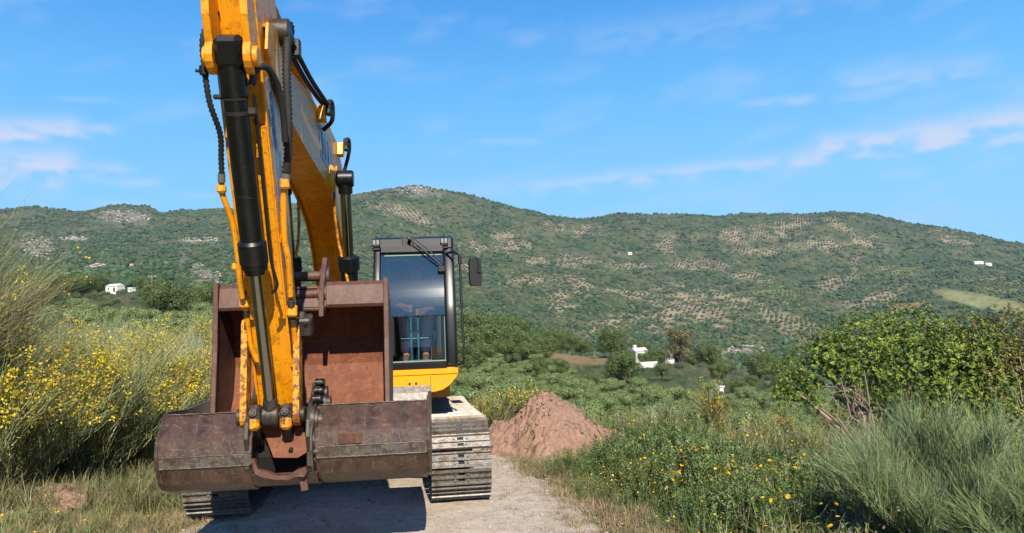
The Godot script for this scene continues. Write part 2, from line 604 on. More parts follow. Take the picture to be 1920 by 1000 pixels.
func hill(px: float, depth: float) -> float:
	var lz := log(depth)
	var k := 0
	while k < 12 and depth > LAND_Z[k + 1]:
		k += 1
	var t := clampf((lz - log(LAND_Z[k])) / (log(LAND_Z[k + 1]) - log(LAND_Z[k])), 0.0, 1.0)
	var col := 0
	while col < LAND_X.size() - 2 and px > LAND_X[col + 1]:
		col += 1
	var s := smoothstep(0.0, 1.0, clampf((px - LAND_X[col]) / (LAND_X[col + 1] - LAND_X[col]), 0.0, 1.0))
	var v := []
	for q in [k - 1, k, k + 1, k + 2]:
		var row := clampi(q, 0, 13)
		if row >= 12:
			var r := at_depth(px, ridge_at(px), 2300.0).y
			v.append(r if row == 12 else r - 150.0)
		else:
			v.append(lerpf(land_h[col][row], land_h[col + 1][row], s))
	return cubic_interpolate(v[1], v[2], v[0], v[3], t)


func road_right(depth: float) -> float:
	return 1.88 - 0.168 * depth - 0.012 * maxf(depth - 9.0, 0.0) ** 2


func road_left(depth: float) -> float:
	return -2.0 - 0.15 * depth - 0.010 * maxf(depth - 9.0, 0.0) ** 2


func ground(x: float, z: float) -> float:
	var depth := maxf(-z, absf(x) / 0.85)
	var near := 0.0
	var dr := x - road_right(-z)
	var dl := road_left(-z) - x
	if dr > 0.0:
		near = -0.05 * minf(dr, 1.5) - 0.11 * clampf(dr - 1.5, 0.0, 6.0) + 0.05 * n_c.get_noise_2d(x * 0.9, z * 0.9) * minf(dr, 1.0)
	elif dl > 0.0:
		near = 0.05 * minf(dl, 3.0) + 0.06 * n_c.get_noise_2d(x * 0.9, z * 0.9) * minf(dl, 1.0)
	if depth < 13.0:
		return near
	var px := 960.0 + FOCAL * x / depth
	var h := hill(px, maxf(depth, 14.0))
	if depth > 18.0:
		var rough := depth * 0.007 * smoothstep(18.0, 60.0, depth) * (1.0 - 0.6 * smoothstep(1700.0, 2300.0, depth))
		var w := 9.0 / maxf(depth, 60.0)
		h += rough * (n_a.get_noise_2d(x * w, log(depth) * 9.0) + 0.6 * n_b.get_noise_2d(x * w * 3.0, log(depth) * 27.0))
	return lerpf(near, h, smoothstep(13.0, 20.0, depth))


# bare ground, fields and rock on the far slopes: centre x, y, half sizes, turn, colour, kind (0 grove soil, 1 field, 2 rock)
var PATCH := [
	[891, 462, 26, 10, 0, 0], [956, 462, 30, 10, 0, 0], [949, 442, 30, 7, 0, 0], [1035, 424, 26, 7, 0, 0], [1094, 433, 40, 9, 0, 0], [1083, 491, 45, 11, 0, 0],
	[997, 526, 45, 9, 0, 0], [1083, 533, 34, 16, 0.3, 0], [1052, 567, 30, 20, 0.6, 0], [1197, 555, 70, 10, 0.15, 0], [1252, 457, 18, 16, 0, 0], [1279, 498, 30, 9, 0, 0],
	[1259, 591, 55, 22, -0.5, 0], [1156, 605, 60, 14, -0.2, 0], [1380, 446, 30, 20, 0, 0], [1421, 436, 26, 12, 0, 0], [1480, 425, 45, 16, -0.3, 0], [1576, 425, 40, 9, 0.6, 0],
	[1432, 472, 50, 8, 0, 0], [1542, 460, 50, 12, 0, 0], [1624, 453, 26, 10, 0, 0], [1786, 446, 40, 12, 0.2, 0], [1311, 497, 60, 8, 0, 0], [1607, 494, 14, 9, 0, 0],
	[1408, 521, 40, 10, 0.2, 0], [1559, 532, 40, 12, -0.3, 0], [1310, 575, 80, 26, 0.4, 0], [1373, 563, 50, 14, 0.3, 0], [1466, 600, 60, 18, 0.4, 0], [1510, 612, 40, 12, 0.3, 0],
	[1180, 500, 50, 7, 0, 0], [1010, 490, 34, 8, 0, 0], [860, 500, 30, 8, 0, 0], [1640, 560, 60, 12, -0.3, 0], [1740, 610, 60, 12, 0, 0],
	[1466, 549, 48, 15, 0.1, 1], [1395, 640, 60, 11, 0, 1], [1850, 567, 96, 13, 0.2, 3], [1702, 575, 34, 6, -0.12, 4], [1872, 538, 62, 17, 0.12, 1], [1690, 510, 60, 12, 0.1, 1],
	[1384, 659, 55, 8, 0, 2], [785, 358, 42, 10, 0.05, 2], [235, 408, 48, 13, 0.05, 2], [72, 466, 40, 19, 0.3, 2], [392, 518, 46, 14, 0.5, 2], [175, 500, 22, 6, 0, 2], [870, 590, 30, 8, 0.4, 0],
	[140, 449, 30, 4, 0.0, 2], [370, 452, 40, 3, 0.0, 2], [620, 470, 60, 9, 0.2, 0], [760, 400, 60, 12, 0.3, 0]]


func patch_at(p: Vector2, kind := -1) -> Vector2:                # (weight, kind)
	var best := Vector2(0, -1)
	for q in PATCH:
		if kind >= 0 and q[5] != kind:
			continue
		var d := p - Vector2(q[0], q[1])
		if absf(d.x) > q[2] * 1.6 + 20 or absf(d.y) > q[2] * 1.2:
			continue
		d = d.rotated(-q[4])
		var r := Vector2(d.x / q[2], d.y / q[3]).length()
		var w := clampf((1.25 - r) * (1.2 if q[5] < 3 else 2.2) + (1.3 if q[5] < 3 else 0.2) * n_b.get_noise_2d(p.x * 0.035, p.y * 0.09), 0.0, 1.0)
		if w > best.x:
			best = Vector2(w, q[5])
	return best


# ---------------------------------------------------------------- camera, sky, sun
func make_view() -> void:
	var pitch := atan(139.0 / FOCAL)
	var roll := deg_to_rad(2.2)
	cam_fwd = Vector3(0, sin(pitch), -cos(pitch))
	var up := Vector3(0, cos(pitch), sin(pitch))
	cam_right = Vector3.RIGHT * cos(roll) - up * sin(roll)
	cam_up = up * cos(roll) + Vector3.RIGHT * sin(roll)
	var cam := Camera3D.new()
	cam.name = "camera"
	cam.transform = Transform3D(Basis(cam_right, cam_up, -cam_fwd), Vector3(0, CAM_H, 0))
	cam.fov = rad_to_deg(2.0 * atan(500.0 / FOCAL))
	cam.near = 0.05
	cam.far = 9000.0
	add_child(cam)
	cam.current = true

	var sun := DirectionalLight3D.new()
	sun.name = "sun"
	sun.light_energy = SUN_ENERGY
	sun.light_color = Color(1.0, 0.955, 0.88)
	sun.light_angular_distance = 0.5
	sun.shadow_enabled = true
	var az := deg_to_rad(SUN_AZIMUTH)
	var el := deg_to_rad(SUN_HEIGHT)
	var from := Vector3(sin(az) * cos(el), sin(el), cos(az) * cos(el))
	sun.basis = Basis.looking_at(-from)
	add_child(sun)

	var env := Environment.new()
	env.background_mode = Environment.BG_SKY
	env.tonemap_mode = Environment.TONE_MAPPER_LINEAR
	env.tonemap_exposure = EXPOSURE
	env.background_energy_multiplier = 1.0
	env.sdfgi_enabled = true
	env.ssao_enabled = true
	env.ssil_enabled = true
	env.fog_enabled = true
	env.fog_density = 0.000052
	env.fog_light_color = Color(0.72, 0.84, 1.0)
	var pano := PanoramaSkyMaterial.new()
	pano.panorama = make_sky()
	var sky := Sky.new()
	sky.sky_material = pano
	env.sky = sky
	var we := WorldEnvironment.new()
	we.name = "world_environment"
	we.environment = env
	add_child(we)


const SUN_ENERGY := 1.6
const SUN_AZIMUTH := 11.0
const SUN_HEIGHT := 36.0
const EXPOSURE := 1.75

# streaks of thin cloud: from x, y to x, y in the picture, half thickness in degrees, strength; turned into bearings and heights
var STREAK_AT := [
	[985, 350, 1150, 334, 0.45, 0.4], [1150, 334, 1300, 320, 0.5, 0.5], [1300, 318, 1500, 298, 0.5, 0.5], [1490, 300, 1570, 272, 0.6, 0.6], [1550, 272, 1720, 256, 0.7, 0.75], [1700, 258, 1930, 220, 0.95, 0.8], [1920, 222, 2150, 180, 1.0, 0.7],
	[1590, 150, 1840, 122, 0.75, 0.30], [1410, 195, 1505, 185, 0.28, 0.35], [1590, 180, 1680, 170, 0.35, 0.2], [1680, 325, 1720, 322, 0.2, 0.2],
	[-220, 240, 130, 242, 0.75, 0.75], [145, 238, 205, 240, 0.26, 0.4], [-220, 300, 120, 308, 0.95, 0.8], [110, 312, 215, 318, 0.4, 0.5], [190, 340, 280, 340, 0.22, 0.35],
	[135, 187, 190, 188, 0.16, 0.25], [320, 366, 400, 365, 0.12, 0.25], [180, 380, 260, 382, 0.2, 0.25],
	[900, 265, 990, 264, 0.2, 0.22], [1100, 70, 1500, 5, 0.9, 0.14], [780, 360, 1000, 352, 0.7, 0.16]]
var STREAK := []


func make_sky() -> ImageTexture:
	var w := 2048
	var h := 1024
	var f := FastNoiseLite.new()
	f.seed = 4
	f.frequency = 1.0
	f.fractal_octaves = 5
	for s in STREAK_AT:
		var a := ray(s[0], s[1]).normalized()
		var b := ray(s[2], s[3]).normalized()
		STREAK.append([rad_to_deg(atan2(a.x, -a.z)), rad_to_deg(asin(a.y)), rad_to_deg(atan2(b.x, -b.z)), rad_to_deg(asin(b.y)), s[4], s[5]])
	var data := PackedFloat32Array()
	var stops := [[0.0, Color(0.2214, 0.4429, 0.6377)], [10.0, Color(0.1550, 0.3809, 0.6111)], [17.0, Color(0.0930, 0.3056, 0.5801)], [24.0, Color(0.0443, 0.2081, 0.5093)], [35.0, Color(0.0310, 0.1550, 0.4429)], [60.0, Color(0.0195, 0.1063, 0.3720)], [90.0, Color(0.0159, 0.0886, 0.3277)]]
	for j in h:
		var el := 90.0 - 180.0 * (j + 0.5) / h
		var c := Color(0.15, 0.14, 0.11)
		if el >= -0.3:
			for k in stops.size() - 1:
				if el >= stops[k][0] or k == 0:
					c = stops[k][1].lerp(stops[k + 1][1], clampf((el - stops[k][0]) / (stops[k + 1][0] - stops[k][0]), 0.0, 1.0))
		var row := PackedFloat32Array()
		row.resize(w * 3)
		var here := STREAK.filter(func(s): return absf(el - (s[1] + s[3]) * 0.5) < absf(s[1] - s[3]) * 0.5 + s[4] * 4.0)
		for i in w:
			var o := c
			if el > 5.0 and el < 40.0:
				var az := wrapf(360.0 * (i + 0.5) / w, -180.0, 180.0)
				var sector := floorf((az + 48.0) / 96.0)
				var a := az - sector * 96.0
				if int(sector) % 2 != 0:
					a = -a
				var nz := f.get_noise_2d(a * 0.32 + sector * 50.0, el * 1.1)
				var d := maxf(0.0, f.get_noise_2d(a * 0.09 + 40.0, el * 0.32 - a * 0.05) - 0.08) * 0.35
				for s in here:
					if a < s[0] - 3.0 or a > s[2] + 3.0:
						continue
					var t: float = clampf((a - s[0]) / (s[2] - s[0]), 0.0, 1.0)
					var ex: float = maxf(0.0, maxf(s[0] - a, a - s[2]))
					var dy: float = (el - lerpf(s[1], s[3], t) + nz * s[4] * 1.1) / (s[4] * (1.0 + 0.5 * nz))
					if absf(dy) < 2.6 and ex < 2.5:
						d = maxf(d, s[5] * 1.25 * exp(-dy * dy * 1.1) * exp(-ex * ex * 1.2) * clampf(0.82 + nz * 1.0, 0.2, 1.0))
				o = c.lerp(Color(0.375, 0.425, 0.535), clampf(d, 0.0, 0.9))
			row[i * 3] = o.r
			row[i * 3 + 1] = o.g
			row[i * 3 + 2] = o.b
		data.append_array(row)
	return ImageTexture.create_from_image(Image.create_from_data(w, h, false, Image.FORMAT_RGBF, data.to_byte_array()))


# ---------------------------------------------------------------- the ground
func land_color(x: float, z: float, p: Vector3) -> Color:
	# dry grass, green herbage and bare soil in patches of several sizes
	var fine := n_a.get_noise_2d(x * 0.35, z * 0.35)
	var small := n_b.get_noise_2d(x * 1.7, z * 1.7)
	var broad := n_a.get_noise_2d(x * 0.021 + 31.0, z * 0.021)
	var wide := n_b.get_noise_2d(x * 0.006, z * 0.006)
	var c := Color(0.175, 0.16, 0.085).lerp(Color(0.062, 0.102, 0.040), clampf(0.80 + fine * 0.6 + broad * 0.7 + wide * 0.5, 0.0, 1.0))
	c = c.lerp(Color(0.29, 0.225, 0.15), clampf(small * 1.2 + broad * 0.5 - 0.2, 0.0, 0.6))
	var depth := -z
	if depth > 340.0:
		var q := patch_at(to_pixel(p))
		if q.x > 0.0:
			var shade: Color = [Color(0.38, 0.315, 0.21), Color(0.19, 0.23, 0.085), Color(0.27, 0.245, 0.20), Color(0.33, 0.33, 0.15), Color(0.37, 0.24, 0.125)][int(q.y)]
			c = c.lerp(shade * (1.0 + 0.3 * small), q.x * (0.8 + 0.2 * fine))
	elif depth > 90.0:
		# tan open field beside the oaks
		var e := to_pixel(p)
		var r := Vector2((e.x - 1080.0) / 95.0, (e.y - 668.0) / 16.0).length()
		c = c.lerp(Color(0.33, 0.24, 0.12), clampf((1.2 - r) * 2.0 + small * 0.5, 0.0, 0.95))
	return c


func make_land() -> void:
	var rows := []
	for k in 170:
		rows.append(0.6 * (600.0 / 0.6) ** (k / 170.0))
	for k in 241:
		rows.append(600.0 * (2350.0 / 600.0) ** (k / 240.0))
	rows.append_array([2500.0, 2800.0, 3300.0])
	var bear := []
	for k in 461:
		bear.append(lerpf(-0.76, 0.76, k / 460.0))
	for k in range(1, 40):
		bear.append(lerpf(0.76, TAU - 0.76, k / 40.0))
	var b := Build.new()
	var m := bear.size()
	var v := PackedVector3Array()
	v.resize(rows.size() * m)
	for r in rows.size():
		for k in m:
			var d: float = rows[r] / maxf(cos(bear[k]), 0.72)
			var x: float = sin(bear[k]) * d
			var z: float = -cos(bear[k]) * d
			v[r * m + k] = Vector3(x, ground(x, z), z)
	b.v = v
	b.n.resize(v.size())
	b.c.resize(v.size())
	for r in rows.size():
		for k in m:
			var p := v[r * m + k]
			var du := v[r * m + (k + 1) % m] - v[r * m + (k + m - 1) % m]
			var dv := v[mini(r + 1, rows.size() - 1) * m + k] - v[maxi(r - 1, 0) * m + k]
			var nn := du.cross(dv).normalized()
			b.n[r * m + k] = nn if nn.y > 0 else -nn
			b.c[r * m + k] = land_color(p.x, p.z, p)
			if r > 0:
				var a := (r - 1) * m + k
				var e := (r - 1) * m + (k + 1) % m
				b.i.append_array([a, a + m, e, e, a + m, e + m])
	var centre := v.size()
	b.v.append(Vector3.ZERO)
	b.n.append(Vector3.UP)
	b.c.append(Color(0.3, 0.25, 0.17))
	for k in m:
		b.i.append_array([centre, k, (k + 1) % m])
	tag(part("ground", b, M.land, self), "dry grassy hillside falling into a valley with green hills beyond", "", "", "structure")


func make_road() -> void:
	var b := Build.new()
	var nz := 150
	var nx := 56
	for j in nz + 1:
		var depth := lerpf(-6.0, 26.0, float(j) / nz)
		var l := road_left(depth) + 0.22 * n_b.get_noise_2d(depth * 0.9, 3.0) + 0.10 * n_b.get_noise_2d(depth * 4.0, 8.0)
		var r := road_right(depth) + 0.22 * n_b.get_noise_2d(depth * 0.9, 30.0) + 0.10 * n_b.get_noise_2d(depth * 4.0, 18.0)
		for k in nx + 1:
			var t := float(k) / nx
			var x := lerpf(l, r, t)
			var edge := minf(t, 1.0 - t) * (r - l)
			var y := ground(x, -depth) + 0.010 + 0.012 * smoothstep(0.0, 0.35, edge) + 0.014 * n_a.get_noise_2d(x * 0.8, depth * 0.8) * smoothstep(0.0, 0.3, edge) + 0.006 * n_b.get_noise_2d(x * 4.0, depth * 4.0) * smoothstep(0.0, 0.3, edge)
			b.vert(Vector3(x, y, -depth), Vector3.UP)
	for j in nz:
		for k in nx:
			var a := j * (nx + 1) + k
			b.i.append_array([a, a + nx + 1, a + 1, a + 1, a + nx + 1, a + nx + 2])
	var st := nx + 1
	for j in nz + 1:
		for k in nx + 1:
			var q := j * st + k
			var du := b.v[j * st + mini(k + 1, nx)] - b.v[j * st + maxi(k - 1, 0)]
			var dv := b.v[mini(j + 1, nz) * st + k] - b.v[maxi(j - 1, 0) * st + k]
			b.n[q] = du.cross(dv).normalized()
	tag(part("road", b, M.gravel, self), "pale gravel track under the excavator", "", "", "structure")


func lump(seed_: int, size: Vector3, rough := 0.3, freq := 1.2, rings := 12, tint := Color(1, 1, 1)) -> Build:
	var f := FastNoiseLite.new()
	f.seed = seed_
	f.frequency = freq
	f.fractal_octaves = 4
	var b := Build.new()
	b.tint = tint
	var segs := rings * 2
	for j in rings + 1:
		var th := PI * j / rings
		for k in segs:
			var ph := TAU * k / segs
			var d := Vector3(sin(th) * cos(ph), cos(th), sin(th) * sin(ph))
			b.vert(d * size * (1.0 + rough * f.get_noise_3dv(d)), d)
	for j in rings:
		for k in segs:
			var a := j * segs + k
			var e := j * segs + (k + 1) % segs
			b.i.append_array([a, a + segs, e, e, a + segs, e + segs])
	smooth_normals(b)
	return b


func smooth_normals(b: Build) -> void:
	var acc := PackedVector3Array()
	acc.resize(b.v.size())
	for k in range(0, b.i.size(), 3):
		var p := b.i[k]
		var q := b.i[k + 1]
		var r := b.i[k + 2]
		var nn := (b.v[r] - b.v[p]).cross(b.v[q] - b.v[p])
		acc[p] += nn
		acc[q] += nn
		acc[r] += nn
	for k in acc.size():
		if acc[k].length_squared() > 1e-18:
			b.n[k] = acc[k].normalized()


func make_mound() -> void:
	# a tipped heap of reddish soil at the road's edge, its outline from the photograph
	var c := at_depth(1035, 850, 12.2)
	c.y = ground(c.x, c.z)
	var f := FastNoiseLite.new()
	f.seed = 77
	f.frequency = 1.0
	f.fractal_octaves = 5
	var b := Build.new()
	var n := 110
	var prof := [[-1.12, 0.0], [-1.0, 0.30], [-0.86, 0.46], [-0.72, 0.52], [-0.56, 0.56], [-0.40, 0.74], [-0.24, 0.96], [-0.10, 1.04], [0.04, 1.02], [0.18, 0.94], [0.32, 0.84], [0.45, 0.72], [0.58, 0.56], [0.72, 0.44], [0.90, 0.40], [1.08, 0.33], [1.25, 0.1], [1.4, 0.0]]
	for j in n + 1:
		for k in n + 1:
			var x := lerpf(-1.35, 1.6, float(k) / n)
			var z := lerpf(-1.6, 1.5, float(j) / n)
			var h := 0.0
			for q in prof.size() - 1:
				if x >= prof[q][0] and x < prof[q + 1][0]:
					h = lerpf(prof[q][1], prof[q + 1][1], smoothstep(0.0, 1.0, (x - prof[q][0]) / (prof[q + 1][0] - prof[q][0])))
			var across := absf(z + 0.15 - 0.1 * x) / (0.62 + 0.85 * h)
			h *= clampf(1.25 - across * (0.9 + 0.35 * across), 0.0, 1.0)
			var low := smoothstep(0.0, 0.25, h)
			h += low * (0.10 * f.get_noise_2d(x * 2.4, z * 2.4) + 0.06 * f.get_noise_2d(x * 7.0, z * 7.0) + 0.04 * f.get_noise_2d(x * 20.0, z * 20.0))
			var jut := Vector2(f.get_noise_2d(x * 11.0 + 40.0, z * 11.0), f.get_noise_2d(x * 11.0, z * 11.0 + 40.0)) * 0.055 * low
			b.vert(Vector3(x + jut.x, h * 0.86 - 0.05 + (ground(c.x + x, c.z + z) - c.y), z + jut.y), Vector3.UP)
	for j in n:
		for k in n:
			var a := j * (n + 1) + k
			b.i.append_array([a, a + 1, a + n + 1, a + 1, a + n + 2, a + n + 1])
	smooth_normals(b)
	var o := base("soil_mound", c)
	part("heap", b, M.red_soil, o)
	var shapes := []
	for k in 4:
		shapes.append(lump(40 + k, Vector3(1, 0.75, 0.85), 0.5, 1.3, 5).mesh(M.soil_clod))
	rng.seed = 8
	for k in 70:
		var x := rng.randf_range(-1.0, 1.15)
		var z := rng.randf_range(-0.2, 0.85)
		var gx := clampi(int((x + 1.35) / 2.95 * n), 0, n)
		var gz := clampi(int((z + 1.6) / 3.1 * n), 0, n)
		var p := b.v[gz * (n + 1) + gx]
		var r := rng.randf_range(0.012, 0.036)
		piece("clod", shapes[k % 4], o, Transform3D(Basis.from_euler(Vector3(rng.randf() * 6, rng.randf() * 6, rng.randf() * 6)).scaled(Vector3.ONE * r), p + Vector3(0, r * 0.3, 0)))
	tag(o, "heap of crumbly reddish soil tipped at the edge of the gravel track", "soil heap")


func make_stones() -> void:
	var spots := [
		[1205, 818, 13.0, 0.24, 0.16, "low lump of pale red soil among the thistles beyond the soil heap", "red_soil"],
		[1160, 828, 12.2, 0.27, 0.20, "pale earth block at the foot of the soil heap", "soil_clod"],
		[120, 892, 8.6, 0.44, 0.17, "flat pinkish boulder lying in the grass under the yellow broom", "red_soil"],
		[205, 895, 8.7, 0.15, 0.08, "small pinkish stone beside the flat boulder in the grass", "red_soil"]]
	var k := 0
	for s in spots:
		var p := at_depth(s[0], s[1], s[2])
		p.y = ground(p.x, p.z)
		var o := part("boulder", lump(60 + k, Vector3(s[3], s[4], s[3] * 0.75), 0.45, 1.3, 16), M[s[6]], self)
		o.position = p + Vector3(0, s[4] * 0.35, 0)
		o.rotation.y = k * 1.3
		tag(o, s[5], "boulder")
		k += 1
	# loose stones on the track
	var shapes := lump(90, Vector3(1, 0.6, 0.85), 0.5, 1.4, 4)
	var places := []
	var tones := []
	rng.seed = 31
	for q in 5200:
		var depth := rng.randf_range(6.0, 16.0)
		var x := rng.randf_range(road_left(depth) - 0.3, road_right(depth) + 0.35)
		var r := 0.005 + 0.017 * rng.randf() ** 4
		places.append(Transform3D(Basis(Vector3.UP, rng.randf() * TAU).scaled(Vector3(r, r, r) * rng.randf_range(0.8, 1.2)), Vector3(x, ground(x, -depth) + 0.020 + r * 0.1, -depth)))
		tones.append(Color(0.36, 0.30, 0.23) * rng.randf_range(0.55, 1.35))
	shapes.tint = Color(1, 1, 1)
	tag(scatter("gravel", shapes.mesh(M.far_leaf), places, tones), "loose pebbles strewn over the gravel track", "gravel", "", "stuff")


# ---------------------------------------------------------------- the excavator
# Its own axes: x to the operator's left (right-hand side seen from in front), y up, z forward. Points of the arm are (z, y).
var ARM_X := -0.2


func v3(x: float, z: float, y: float) -> Vector3:
	return Vector3(x, y, z)


func bolt(b: Build, at: Vector3, axis: Vector3, r: float, l: float) -> void:
	b.lathe(at, axis, [[0.0, r], [l * 0.8, r], [l, r * 0.8]], 6)


func track_shoes(parent: Node3D, x: float, flip: float) -> void:
	# one track: a frame with idler, sprocket and rollers, a chain, and the shoes round it
	var rad := 0.342
	var zf := 1.60
	var zr := -1.62
	var cy := 0.422
	var frame := Build.new()
	frame.box(v3(x, 0.0, 0.46), Vector3(0.34, 0.30, 2.7), 0.03)
	frame.box(v3(x, 0.0, 0.62), Vector3(0.22, 0.12, 2.0), 0.03)
	part("track_frame", frame, M.dark_iron, parent)
	var idler := Build.new()
	idler.lathe(v3(x - 0.09, zf, cy), Vector3.RIGHT, [[0.0, 0.22], [0.0, 0.28], [0.05, 0.30], [0.13, 0.30], [0.18, 0.28], [0.18, 0.22]], 28)
	part("idler_wheel", idler, M.dark_iron, parent)
	var sprocket := Build.new()
	var teeth := []
	for k in 42:
		var a := TAU * k / 42.0
		teeth.append(Vector2(zr, cy) + Vector2.from_angle(a) * (0.32 if k % 2 == 0 else 0.27))
	sprocket.plate(teeth, x - 0.04, x + 0.04)
	part("sprocket", sprocket, M.dark_iron, parent)
	var rolls := Build.new()
	rolls.lathe(v3(x - 0.13, 0.0, 0.19), Vector3.RIGHT, [[0.0, 0.05], [0.02, 0.10], [0.09, 0.085], [0.17, 0.085], [0.24, 0.10], [0.26, 0.05]], 16)
	var roll := rolls.mesh(M.dark_iron)
	for k in 7:
		piece("roller", roll, parent, Transform3D(Basis.IDENTITY, Vector3(0, 0, -1.2 + 0.4 * k)))
	# the path of the chain
	var path := []
	var straight := zf - zr
	var arc := PI * rad
	var total := 2.0 * (straight + arc)
	var count := 56
	var link := Build.new()
	link.box(Vector3(0, -0.045, 0), Vector3(0.16, 0.075, 0.165), 0.012)
	var link_mesh := link.mesh(M.dark_iron)
	var g := [Vector2(-0.092, 0), Vector2(-0.089, 0.036), Vector2(-0.074, 0.036), Vector2(-0.064, 0.012), Vector2(-0.013, 0.011), Vector2(-0.007, 0.031), Vector2(0.007, 0.031), Vector2(0.013, 0.011), Vector2(0.064, 0.012), Vector2(0.074, 0.036), Vector2(0.087, 0.036), Vector2(0.094, 0.0)]
	var strips := [[g[0], g[1], g[2], g[3], Vector2(-0.056, 0.012), Vector2(-0.056, 0)], [Vector2(-0.020, 0), Vector2(-0.020, 0.011), g[4], g[5], g[6], g[7], Vector2(0.020, 0.011), Vector2(0.020, 0)], [Vector2(0.056, 0), Vector2(0.056, 0.012), g[8], g[9], g[10], g[11]]]
	for q in g.size():
		g[q].x *= 0.86
	for q in strips:
		for k in q.size():
			q[k].x *= 0.86
	var meshes := []
	for k in 3:
		var shoe := Build.new()
		shoe.plate(g, 0.030, 0.303, 0.003)
		shoe.plate(g, -0.303, -0.030, 0.003)
		for q in strips:
			shoe.plate(q, -0.030, 0.030, 0.001)
		for sx in [-0.065, 0.065]:
			for sz in [-0.033, 0.033]:
				bolt(shoe, Vector3(sx, 0.009, sz), Vector3.UP, 0.015, 0.016)
		meshes.append(shoe.mesh(M["track_%d" % k]))
	rng.seed = 12
	for k in count:
		var d := fposmod(k * total / count + 0.04, total)
		var p := Vector2.ZERO
		var nn := Vector2.ZERO
		if d < straight:                                  # top run, towards the front, sagging a little
			var t := d / straight
			p = Vector2(lerpf(zr, zf, t), cy + rad - 0.022 * sin(PI * t))
			nn = Vector2(0, 1)
		elif d < straight + arc:
			var a := PI / 2 - (d - straight) / rad
			p = Vector2(zf, cy) + Vector2.from_angle(a) * rad
			nn = Vector2.from_angle(a)
		elif d < 2 * straight + arc:
			p = Vector2(zf - (d - straight - arc), cy - rad)
			nn = Vector2(0, -1)
		else:
			var a := -PI / 2 - (d - 2 * straight - arc) / rad
			p = Vector2(zr, cy) + Vector2.from_angle(a) * rad
			nn = Vector2.from_angle(a)
		var up := Vector3(0, nn.y, nn.x)
		var along := Vector3(0, -nn.x, nn.y)
		var t := Transform3D(Basis(up.cross(along), up, along), v3(x, p.x, p.y) + up * 0.048)
		piece("track_shoe", meshes[rng.randi() % 3], parent, t)
		piece("track_link", link_mesh, parent, t)


func make_excavator() -> Node3D:
	var e := base("excavator", Vector3(-2.04, 0.018, -9.88))
	tag(e, "yellow tracked excavator with raised arm and black cab on the gravel track", "excavator")
	# undercarriage, turned a little against the house
	var turn := deg_to_rad(8.0)
	for s in [1.0, -1.0]:
		var t := base("crawler_track", Vector3.ZERO, turn, e)
		track_shoes(t, 1.19 * s, s)
	var under := Build.new()
	under.box(v3(0, 0.0, 0.62), Vector3(1.9, 0.22, 0.9), 0.04)
	for s in [-1.0, 1.0]:
		for f in [-1.0, 1.0]:
			under.box(v3(s * 0.75, f * 0.6, 0.56), Vector3(0.9, 0.24, 0.35), 0.04, Basis(Vector3.UP, s * f * -0.5))
	under.lathe(v3(0, 0, 0.72), Vector3.UP, [[0.0, 0.62], [0.10, 0.62], [0.10, 0.56], [0.28, 0.56]], 32)
	part("undercarriage", under, M.dark_iron, e).rotation.y = turn
	var h := base("house", Vector3.ZERO, deg_to_rad(5.5), e)
	build_house(h)
	var cab := base("cab", Vector3.ZERO, deg_to_rad(5.5), e)
	build_cab(cab)
	var boom := base("boom", Vector3.ZERO, deg_to_rad(5.5), e)
	build_boom(boom)
	var stick := base("dipper_arm", Vector3.ZERO, deg_to_rad(5.5), e)
	build_stick(stick)
	var linkage := base("bucket_linkage", Vector3.ZERO, deg_to_rad(5.5), e)
	build_linkage(linkage)
	var bucket := base("ditching_bucket", Vector3.ZERO, deg_to_rad(5.5), e)
	build_ditching_bucket(bucket)
	return e


